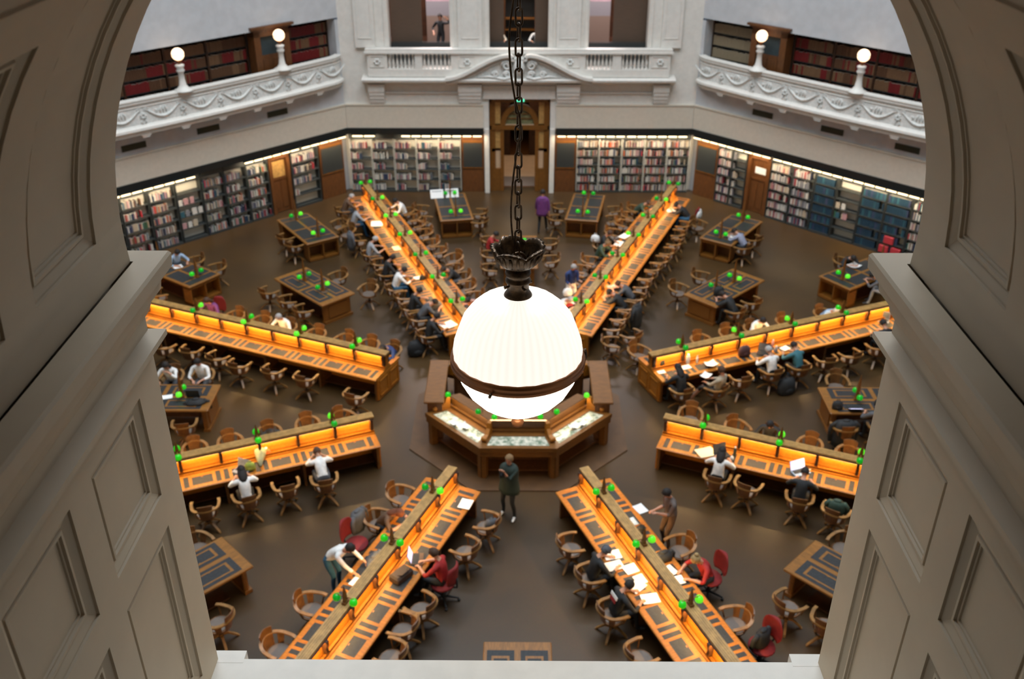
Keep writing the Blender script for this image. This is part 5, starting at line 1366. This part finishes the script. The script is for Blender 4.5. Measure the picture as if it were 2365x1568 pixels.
dperson('NNE', 9.9, -1.05, 'write', 'green', 'black', 'bun', 'h_fair', 'person in a patterned green top at the upper-right desk')
dperson('NNE', 5.55, -1.0, 'slump', 'white', 'dgrey', 'short', 'h_grey', 'person in white leaning on the upper-right desk beside the globe')
dperson('NNE', 14.7, 1.02, 'slump', 'black', 'denim', 'bun', 'h_dark', 'person in black on a red chair at the far end, upper-right desk')
dperson('NNE', 7.2, 1.02, 'slump', 'dgrey', 'black', 'short', 'h_brown', 'brown-haired person in dark grey at the outer side, upper-right desk')
dperson('NNE', 6.5, .95, 'slump', 'black', 'black', 'short', 'h_dark', 'black-clad person nearest the black coat at the upper-right desk')
dperson('SSW', 6.78, -1.08, 'type', 'red', 'black', 'short', 'h_brown', 'person in a red shirt on a red office chair at a laptop', sleeve=False)
dperson('SSW', 5.72, .98, 'slump', 'brown', 'black', 'long', 'h_auburn', 'auburn-haired person with bare arms across the bottom-left desk', sleeve=False)
dperson('SSW', 7.45, 1.12, 'bend', 'white', 'denim', 'short', 'h_dark', 'person in white sweater and jeans bending over the bottom-left desk')
dperson('SSE', 6.68, 1.04, 'read', 'black', 'black', 'cap', 'dgrey', 'person in black with a dark cap reading papers, bottom-right desk')
bp_ = dperson('SSE', 7.76, 1.06, 'read', 'black', 'black', 'short', 'h_dark', 'person in black top with red and white back print, bottom-right desk')
dperson('SSE', 7.58, -1.18, 'write', 'red', 'black', 'bun', 'h_blond', 'fair-haired person in red bent over the bottom-right desk', sleeve=False)
dperson('SSE', 5.95, -1.18, 'hold', 'taupe', 'brown', 'short', 'h_dark', 'standing person in a grey-brown tee holding white papers', sleeve=False)
pt = person(-.22, -3.95, R_(152), 'photo', 'coat', 'black', 'short', 'h_fair', 'standing person in a dark green coat holding a camera before the central desk', shoe='white')
pp = person(.90, 13.05, R_(-6), 'walk', 'purple', 'black', 'short', 'h_dark', 'person walking in a purple hooded jacket near the central doorway', shoe='white')
nv = person(1.72, 6.55, R_(205), 'hold', 'navy', 'white', 'short', 'h_grey', 'grey-haired standing person in a navy jumper, right of the hanging lamp')
def coat(o, r0, r1, z0, z1, mt, nm='coat'):
    m_ = MB(); m_.smooth = True
    m_.lathe([(r1 * 1.02, z0), (r1, z0 + .1), (r0 * 1.05, (z0 + z1) / 2), (r0 * 1.08, z1 - .16), (r0 * 1.0, z1 - .06), (r0 * .55, z1)], 18, sy=.72, wob=lambda j, a: 1 + .03 * math.sin(a * 5 + j))
    m_.build(nm, mt, o, (0, -.035, 0))
coat(pt, .20, .25, .72, 1.46, 'c_coat'); coat(pp, .20, .23, .74, 1.47, 'c_purple')
m_ = MB(); m_.smooth = True; m_.lathe([(.001, 1.47), (.10, 1.46), (.13, 1.42), (.09, 1.36)], 12, cy=-.10, sy=.7); m_.build('hood', 'c_purple', pp)
m_ = MB(); m_.bbox((0, 0, 0), (.13, .05, .09), .01); m_.smooth = True; m_.lathe([(.034, 0), (.034, .06), (.001, .06)], 12, Matrix.Rotation(-PI / 2, 4, 'X'))
q = Matrix.Rotation(R_(152), 4, 'Z') @ Vector((.01, .30, 1.44)); tag(m_.build('camera', 'c_black', None, (-.22 + q.x, -3.95 + q.y, q.z), R_(152)), 'small black camera held up by the person in the dark green coat', 'camera')
m_ = MB(); m_.box((0, 0, .05), (.24, .012, .07)); m_.mi = 1; m_.box((0, 0, -.03), (.20, .012, .09)); o = m_.build('back_print', ['c_white', 'c_dred'], bp_, (0, -.085, .96)); o.rotation_euler = (R_(-16), 0, 0); o['label'] = 'red and white print'
# people at the loose tables
person(-11.95, 8.62, R_(-135 + 0), 'read', 'lblue', 'denim', 'short', 'h_dark', 'black-haired person in pale blue at the table by the left pier ledge')
dperson(0, 10.1, -1.08, 'read', 'red', 'black', 'short', 'h_dark', 'person in red at the table behind the hanging lamp')
dperson(45, 13.25, -1.62, 'slump', 'plaid', 'black', 'short', 'h_dark', 'person in a blue-grey patterned shirt at the table outside the upper-right desk', 180)
dperson(45, 8.65, 1.05, 'slump', 'black', 'black', 'short', 'h_dark', 'person in black at the oak table right of the upper-right desk')
p_ = desk_pos(45, 14.45, 1.72)[0]; person(p_.x, p_.y, R_(190), 'slump', 'black', 'black', 'short', 'h_dark', 'person in black bent over white pages by the right pier ledge')
p_ = desk_pos(45, 13.5, 3.72)[0]; person(p_.x, p_.y, R_(60), 'slump', 'dgrey', 'grey', 'short', 'h_dark', 'person in dark grey tucked against the right pier ledge')
dperson(-90, 9.75, 1.15, 'chin', 'white', 'dgrey', 'long', 'h_dark', 'person in white with long dark hair, table between the left desks')
dperson(-90, 8.9, 1.18, 'type', 'white', 'dgrey', 'short', 'h_dark', 'person in a white hooded top, table between the left desks')
dperson(90, 9.3, 1.12, 'read', 'dgrey', 'black', 'short', 'h_dark', 'person in dark clothes, table between the right desks')
# people in the upper openings
person(-3.3, RR + 1.9, R_(160), 'arm_up', 'black', 'black', 'short', 'h_dark', 'dark silhouette with a raised arm in the left upper opening', z=5.3)
person(-.92, RR + 1.5, R_(200), 'up', 'cream', 'grey', 'short', 'h_fair', 'person in cream seated at the left of the middle upper opening', z=5.3)
person(.72, RR + 1.5, R_(170), 'up', 'white', 'black', 'cap', 'dred', 'person in white with a red cap in the middle upper opening', z=5.3)
# ================================================================== SMALL THINGS ON THE DESKS
def tilt_z(): return .775
def sheet(name, x, y, w_, l_, rz, mt, label, cat, z=.778, group=None, curl=.006):
    m_ = MB(); N = 5; vs = []; fs = []
    for k, zz in ((0, 0), (1, -.003)):
        for i in range(N):
            for j in range(N):
                u, v = i / (N - 1) - .5, j / (N - 1) - .5
                vs.append((u * w_, v * l_, zz + curl * (u * u + v * v) * 4 + .003))
    K = N * N
    for s_ in (0, 1):
        for i in range(N - 1):
            for j in range(N - 1): q = s_ * K + i * N + j; fs.append((q, q + 1, q + N + 1, q + N))
    ring = [j for j in range(N)] + [i * N + N - 1 for i in range(1, N)] + [(N - 1) * N + j for j in range(N - 2, -1, -1)] + [i * N for i in range(N - 2, 0, -1)]
    for i in range(len(ring)): fs.append((ring[i], ring[(i + 1) % len(ring)], ring[(i + 1) % len(ring)] + K, ring[i] + K))
    m_.add(vs, fs)
    return tag(m_.build(name, mt, None, (x, y, z), rz), label, cat, group)
def paper(*a, **k): return sheet('paper_sheet', *a, **k)
def laptop(x, y, rz, label, body_='c_dgrey', screen='c_black', lid=115, z=.778, w_=.36):
    "rz: direction the user faces"
    t = thing('laptop', (x, y, z), rz, label, 'laptop')
    m_ = MB(); m_.bbox((0, 0, .009), (w_, .24, .018), .006); m_.build('keyboard_base', body_, t)
    m_ = MB(); m_.b2((-w_ / 2 + .02, -.03, .018), (w_ / 2 - .02, .10, .020)); m_.build('keys', 'c_black', t)
    M = Matrix.Translation((0, .12, .016)) @ Matrix.Rotation(-R_(lid - 90), 4, 'X')
    m_ = MB(); m_.b2((-w_ / 2, -.004, 0), (w_ / 2, .004, .235), M=M); m_.build('lid', body_, t)
    m_ = MB(); m_.b2((-w_ / 2 + .012, -.006, .014), (w_ / 2 - .012, -.004, .225), M=M); m_.build('screen', screen, t)
    return t
def bag(x, y, z, rz, s, mt, label, name='bag', cat='bag', soft=.5):
    t = thing(name, (x, y, z), rz, label, cat)
    if soft == 0:
        m_ = MB(); m_.bbox((0, 0, .16 * s), (1.0 * s, .62 * s, .32 * s), .05 * s); m_.bbox((0, 0, .34 * s), (.9 * s, .5 * s, .05 * s), .03 * s); m_.build('bag_body', mt, t)
        m_ = MB(); m_.smooth = True; m_.tube([(-.3 * s, -.1 * s, .35 * s), (-.2 * s, -.28 * s, .42 * s), (.2 * s, -.28 * s, .42 * s), (.3 * s, -.1 * s, .35 * s)], .014, 6); m_.build('strap', mt, t)
        return t
    m_ = MB(); m_.smooth = True
    m_.lathe([(.001, 0), (.42 * s, 0), (.5 * s, .12 * s), (.48 * s, .45 * s), (.38 * s, .68 * s), (.2 * s, .78 * s), (.001, .8 * s)], 18, sy=.62, wob=lambda j, a: 1 + .06 * math.sin(a * 3 + j * 1.7) + .04 * math.sin(a * 7 + j)); m_.build('bag_body', mt, t)
    m_ = MB(); m_.smooth = True; m_.tube([(-.16 * s, 0, .72 * s), (-.1 * s, 0, .95 * s), (.1 * s, 0, .95 * s), (.16 * s, 0, .72 * s)], .018 * max(s, .5), 6); m_.build('strap', mt, t)
    m_ = MB(); m_.smooth = True; m_.lathe([(.001, 0), (.26 * s, .02 * s), (.28 * s, .2 * s), (.2 * s, .32 * s), (.001, .34 * s)], 12, Matrix.Translation((0, -.2 * s, .05 * s)), sy=.5); m_.build('pocket', mt, t)
    return t
def garment(x, y, z, rz, mt, label, h=.55, w_=.24, name='jacket', cat='jacket', drop=.0):
    "jacket hung over a chair back: draped shell with two sleeves"
    t = thing(name, (x, y, z), rz, label, cat)
    m_ = MB(); m_.smooth = True
    m_.lathe([(w_ * .9, -h), (w_ * 1.02, -h * .7), (w_ * .95, -h * .3), (w_ * .9, 0), (w_ * .5, .05), (.03, .07)], 20, sy=.6, wob=lambda j, a: 1 + .05 * math.sin(a * 5 + j * .8) + .03 * math.sin(a * 9)); m_.build('coat_body', mt, t)
    for s in (-1, 1):
        m_ = MB(); m_.smooth = True; m_.tube([(s * w_ * .75, 0, .02), (s * w_ * 1.15, .03, -.1), (s * w_ * 1.2, .05, -.3), (s * w_ * 1.1, .04, -h * .85)], [.05, .055, .05, .04], 8); m_.build('sleeve', mt, t)
    m_ = MB(); m_.smooth = True; m_.lathe([(.09, .03), (.10, .07), (.07, .09)], 12, sy=.6); m_.build('collar', mt, t)
    return t
def bottle(x, y, mt, label, h=.24, r=.035, capm='c_white', name='bottle', z=.778):
    t = thing(name, (x, y, z), 0, label, 'bottle')
    m_ = MB(); m_.smooth = True; m_.lathe([(r * .9, 0), (r, .01), (r, h * .72), (r * .7, h * .82), (r * .5, h * .86)], 14); m_.build('bottle_body', mt, t)
    m_ = MB(); m_.smooth = True; m_.lathe([(r * .55, h * .86), (r * .55, h), (.001, h + .002)], 12); m_.build('bottle_cap', capm, t)
    return t
# chair-back jackets: helper placing over a chair back near a desk seat
def over_chair(k, r, t, mt, label, **kw):
    p, u, n = desk_pos(k, r, t); d = -n * (1 if t > 0 else -1)
    q = p - d * .29
    return garment(q.x, q.y, .90, face(d), mt, label, **kw)
cmat('darkbag', (.03, .018, .012)); A1 = -157.5; A2 = 157.5
dr_ = lambda deg_: R_(90 - deg_)
# bottom-left desk
paper(-1.2, -4.47, .34, .28, dr_(-157.5) + .1, 'paper', 'white paper at the inner end of the bottom-left long desk', 'paper')
laptop(-2.13, -6.30, R_(22.5 + 90 - 22), 'pale pink-screened laptop in front of the person in red', 'c_brown', 'screen_glow', 110)
bag(-2.42, -6.84, .775, R_(52), .46, 'c_darkbag', 'dark brown bag on the bottom-left desk beside the person in red', 'handbag', soft=0)
paper(-3.33, -6.97, .21, .30, dr_(-157.5) + 1.5, 'paper', 'white pad under the hands of the person bending over', 'paper')
garment(-3.05, -6.35, .86, dr_(-157.5), 'c_dgrey', 'dark coat heaped on the bottom-left desk below the ridge', h=.12, w_=.26, name='coat', cat='coat')
over_chair('SSW', 5.95, 1.15, 'c_dgrey', 'dark grey jacket over the armchair behind the auburn-haired person', h=.45)
bottle(-3.12, -6.78, 'c_white', 'short white cup on the bottom-left desk near the bending person', h=.11, r=.04, name='cup')
p_, u_, n_ = desk_pos('SSW', 4.82, -1.35); bag(p_.x, p_.y, .50, .4, .34, 'c_dgrey', 'dark blue bag on the armchair nearest the green-coated person', 'bag')
# bottom-right desk: scattered sheets
for i, (x, y, a, nm) in enumerate(((2.02, -6.14, .25, 'topmost'), (2.04, -6.47, .35, 'second, below the topmost'), (2.40, -6.55, .45, 'third, by the ridge'), (2.60, -6.84, .5, 'fourth, by the ridge'), (2.44, -7.08, .8, 'fifth, near the reader'), (2.68, -7.42, .2, 'lowest'))):
    paper(x, y, .36, .27, a, 'paper', 'white sheet on the bottom-right desk, %s of six' % nm, 'paper', z=.777 + .0015 * (i % 2))
sheet('paper_sheet', 2.70, -5.12, .24, .30, .5, 'paper', 'white papers held by the standing person in the tee', 'paper', z=1.20)
t_ = sheet('tablet', 2.57, -5.05, .16, .26, .42, 'c_lblue', 'pale grey tablet on the far side of the bottom-right desk', 'tablet')
bag(2.70, -5.38, .775, .4, .22, 'c_black', 'small black pouch on the bottom-right desk below the tablet', 'pouch')
garment(3.10, -6.22, .88, .5, 'c_black', 'black coat heaped on the bottom-right desk beside the person in red', h=.14, w_=.24, name='coat', cat='coat')
paper(3.20, -6.60, .20, .28, .6, 'paper', 'white sheet between the arms of the person in red', 'paper'); paper(3.34, -6.88, .20, .24, .3, 'paper', 'white sheet under the elbow of the person in red', 'paper')
p_, u_, n_ = desk_pos('SSE', 9.55, -1.18); garment(p_.x, p_.y, .86, R_(40), 'c_black', 'black jacket over the red office chair at the bottom-right desk', h=.32, w_=.2)
paper(2.47, -7.62, .001 + .2, .13, .4, 'c_red', 'red and white print on the back of the black top', 'print') if False else None
# lower-left desk
laptop(-6.66, -3.28, R_(-22), 'open grey laptop on the lower-left long desk', 'c_grey', 'c_grey', 105)
fl_ = thing('bouquet', (-6.26, -2.98, .78), .3, 'bouquet with pale flowers in grey-green wrapping on the lower-left desk', 'flowers')
m_ = MB(); m_.smooth = True; m_.tube([(0, -.16, .04), (0, 0, .07), (.02, .2, .12), (.03, .3, .15)], [.03, .07, .13, .15], 10); m_.build('wrapping', 'c_wrap', fl_) if 'c_wrap' in MATS else (cmat('wrap', (.20, .22, .14)), m_.build('wrapping', 'c_wrap', fl_))
for i in range(9):
    a = i * 2.4; r = .05 + .012 * i; m_ = MB(); m_.smooth = True; m_.lathe([(.001, -.02), (.035, -.01), (.045, .02), (.02, .04), (.001, .035)], 8, Matrix.Translation((.03 + r * math.cos(a), .30 + .4 * r * abs(math.sin(a)), .17 + r * math.sin(a) * .6))); m_.build('blossom', ['c_pink', 'c_cream', 'c_white'][i % 3], fl_)
cmat('lime', (.28, .34, .05)); cmat('orange', (.75, .12, .03))
bag(-6.45, -3.2, .775, .2, .26, 'c_lime', 'yellow-green bag beside the bouquet on the lower-left desk', 'bag'); bag(-6.17, -2.62, .80, .6, .2, 'c_orange', 'orange paper bag above the bouquet on the lower-left desk', 'bag')
# lower-right desk
paper(4.64, -2.43, .46, .36, .35, 'paper_cream', 'cream sheet on the lower-right desk left of the person in white', 'paper')
laptop(5.02, -2.55, R_(22), 'dark laptop in front of the person in white, lower-right desk', 'c_black', 'c_dgrey', 105)
bottle(5.32, -2.55, 'c_green', 'dark green bottle on the lower-right desk', h=.26); bottle(5.22, -2.72, 'c_white', 'white cup beside the green bottle, lower-right desk', h=.10, r=.04, name='cup')
laptop(6.78, -3.22, R_(22), 'laptop with a bright pale screen on the lower-right desk', 'c_lblue', 'screen_glow', 112, w_=.42)
paper(6.93, -3.02, .2, .28, .6, 'paper', 'white page behind the bright laptop on the lower-right desk', 'paper')
p_, u_, n_ = desk_pos('ESE', 8.44, 1.3); garment(p_.x, p_.y, .84, face(-n_), 'c_green', 'dark green jacket lying in the outermost armchair, lower-right desk', h=.3, w_=.2)
# middle-right desk
bottle(4.83, 1.86, 'c_white', 'tall white tumbler at the inner end of the middle-right desk', h=.30, r=.06, name='tumbler'); bottle(5.10, 1.87, 'c_white', 'slim pale bottle second along the middle-right desk', h=.25, r=.03, capm='c_grey')
bag(4.08, 1.72, .775, 1.1, .32, 'c_black', 'black bag at the inner end of the middle-right desk', 'bag'); paper(4.02, 1.36, .22, .16, .3, 'paper', 'white slip at the inner end of the middle-right desk', 'paper'); paper(4.72, 1.62, .34, .2, .4, 'paper', 'white sheet below the tall tumbler', 'paper')
paper(5.48, 1.74, .34, .26, .5, 'paper', 'crumpled white papers above the person in beige', 'paper', curl=.05)
paper(5.22, 1.08, .30, .24, .9, 'paper', 'white pages held by the person in beige', 'paper', z=.82, curl=.03)
bag(6.53, 2.32, .775, .4, .40, 'c_plum', 'plum-brown purse on the middle-right desk', 'purse') if 'c_plum' in MATS else (cmat('plum', (.05, .018, .02)), bag(6.53, 2.32, .775, .4, .40, 'c_plum', 'plum-brown purse on the middle-right desk', 'purse'))
laptop(7.12, 2.42, R_(-22 + 0), 'dark laptop before the person in white, middle-right desk', 'c_black', 'c_dgrey', 105)
bottle(7.5, 2.52, 'c_grey', 'grey tumbler right of the dark laptop, middle-right desk', h=.2, r=.045, name='tumbler'); bottle(7.47, 2.82, 'c_pink', 'pink bottle near the ridge of the middle-right desk', h=.24)
paper(7.82, 2.72, .26, .2, .6, 'paper', 'pale papers before the person in teal', 'paper')
bag(7.66, 1.55, 0, .5, .62, 'c_black', 'black backpack on the floor behind the person in white, middle-right desk', 'backpack')
laptop(11.25, 4.45, R_(-22), 'laptop beside the right pier on the middle-right desk', 'c_grey', 'c_dgrey', 105)
# upper-left desk
paper(-5.39, 12.03, .44, .5, .1, 'paper', 'bright white sheets by the person in grey-blue, upper-left desk', 'paper'); paper(-2.16, 4.08, .46, .38, .7, 'paper', 'large white sheet at the inner end of the upper-left desk', 'paper')
paper(-3.41, 7.36, .26, .2, .4, 'paper', 'white paper before the person in the white shirt', 'paper'); bag(-3.24, 7.25, .775, .3, .2, 'c_black', 'small dark pouch by the white paper, upper-left desk', 'pouch')
paper(-4.39, 9.78, .26, .36, .4, 'paper_cream', 'cream sheet by the white-haired person, upper-left desk', 'paper'); bottle(-4.24, 10.02, 'c_dgrey', 'dark cup by the white-haired person, upper-left desk', h=.12, r=.045, name='cup')
bag(-2.68, 5.26, .775, .5, .44, 'c_dgrey', 'grey handbag on the upper-left desk', 'handbag', soft=0)
over_chair('NNW', 12.34, -1.3, 'c_dgrey', 'dark grey jacket hanging on an armchair at the upper-left desk', h=.6)
p_, u_, n_ = desk_pos('NNW', 4.5, -1.15); bag(p_.x - .32, p_.y - .12, .02, .4, .62, 'c_black', 'black rucksack behind the inner end armchair, upper-left desk', 'backpack')
# upper-right desk
paper(3.87, 10.93, .42, .3, .9, 'paper', 'white sheet on the inner side of the upper-right desk', 'paper'); paper(3.60, 10.25, .26, .46, -.4, 'paper', 'rounded white sheet beside the two readers, upper-right desk', 'paper')
paper(3.10, 6.64, .40, .26, .4, 'c_pink', 'pale pink wrap on the upper-right desk', 'wrap', curl=.05); bag(2.95, 6.86, .775, .2, .16, 'c_black', 'small black case on the upper-right desk beside the pink wrap', 'pouch')
paper(5.91, 13.45, .34, .3, .4, 'paper', 'white papers at the far end of the upper-right desk', 'paper')
bag(1.58, 6.1, .775, .3, .34, 'c_white', 'white bag on the upper-right desk beside the globe', 'bag'); paper(1.60, 5.42, .3, .2, .6, 'c_red', 'red and white folder beside the globe, upper-right desk', 'folder')
over_chair('NNE', 6.1, 1.2, 'c_black', 'long black coat hanging on an armchair, outer side of the upper-right desk', h=.72, w_=.28, name='coat', cat='coat')
p_, u_, n_ = desk_pos('NNE', 10.75, -1.45); bag(p_.x, p_.y, .75, -.4, .34, 'c_white', 'white pack on the back of the person at the upper-right desk', 'backpack')
over_chair('NNE', 14.75, 1.15, 'c_white', 'white cloth over the red chair at the upper-right desk', h=.25, w_=.16, name='cloth', cat='cloth')
# loose tables
for dx, nm in ((-.30, 'left'), (.30, 'right')):
    t = thing('notice_holder', (-3.02 + dx, 14.85 + dx * .18, .765), .17, 'white sloping notice board on the table left of the central doorway, %s one' % nm, 'notice')
    m_ = MB(); m_.box((0, 0, .16), (.52, .012, .36), rx=-.6); m_.build('board', 'paper', t); m_ = MB(); m_.box((0, .09, .13), (.4, .012, .28), rx=.35); m_.build('prop', 'c_grey', t)
paper(11.55, 8.4, .40, .34, .6, 'paper', 'open white pages on the table by the right pier ledge', 'paper', curl=.03); paper(7.84, 10.95, .30, .26, .4, 'paper', 'white pages under the hands of the patterned-shirt person', 'paper')
paper(-.45, 10.67, .3, .3, .1, 'paper', 'white sheet on the table behind the hanging lamp', 'paper'); paper(-11.74, 8.16, .3, .26, .6, 'paper', 'pale sheet before the person at the left pier ledge', 'paper')
bag(6.50, 6.22, .762, .3, .38, 'c_black', 'dark bag on the oak table right of the upper-right desk', 'bag')
laptop(8.9, -.33, R_(180), 'dark laptop with glowing pale screen, table between the right desks', 'c_black', 'screen_glow', 150, z=.762); bag(8.45, -.42, .762, 0, .3, 'c_black', 'black cap-like pouch on the table between the right desks', 'pouch')
p_, u_, n_ = desk_pos(90, 8.45, 1.2); garment(p_.x, p_.y, .84, R_(0), 'c_black', 'black coat over the armchair at the table between the right desks', h=.7, w_=.3, name='coat', cat='coat')
laptop(-8.78, .10, R_(180), 'dark laptop on the table between the left desks', 'c_black', 'c_black', 100, z=.762); garment(-8.62, -.30, .83, .2, 'c_black', 'black jacket lying on the table between the left desks', h=.06, w_=.28)
paper(-9.49, -.02, .28, .2, .3, 'paper', 'white pad on the table between the left desks', 'paper', z=.765)
paper(-6.35, 6.3, .2, .16, .3, 'c_brown', 'brown folder on the oak table left of the upper-left desk', 'folder', z=.765)
for i, (x, y, a) in enumerate(((-1.62, -1.62, .8), (-1.35, -1.75, .6), (1.62, -1.60, -.7), (1.40, -1.72, -.9))):
    paper(x, y, .16, .26, a, 'paper', 'white leaflet standing on the central desk case, %s' % ('far left', 'second from left', 'far right', 'second from right')[i], 'leaflet', z=1.0, curl=.06)
# wall phone box and notices
m_ = MB(); m_.bbox((0, 0, 0), (.16, .10, .22), .02); q = Matrix.Rotation(R_(-45), 4, 'Z') @ Vector((-3.6, RR - .05, 9.1)); tag(m_.build('wall_speaker', 'c_black', None, q, R_(-45)), 'small black box high on the right wall above the gallery', 'speaker')
# red storage boxes at the foot of the right-hand case
for i, (s_, z, c_) in enumerate(((1.75, .47, 'red'), (1.62, .09, 'red'), (2.08, .09, 'red'))):
    q = Matrix.Rotation(R_(-45), 4, 'Z') @ Vector((s_ + .1, RR + .11, z))
    m_ = MB(); m_.bbox((0, .0, .14), (.36, .22, .27), .01); tag(m_.build('storage_box', 'bk_red', None, q, R_(-45)), 'red box on the right wall shelving, %s' % ('upper one', 'lower left one', 'lower right one')[i], 'box')
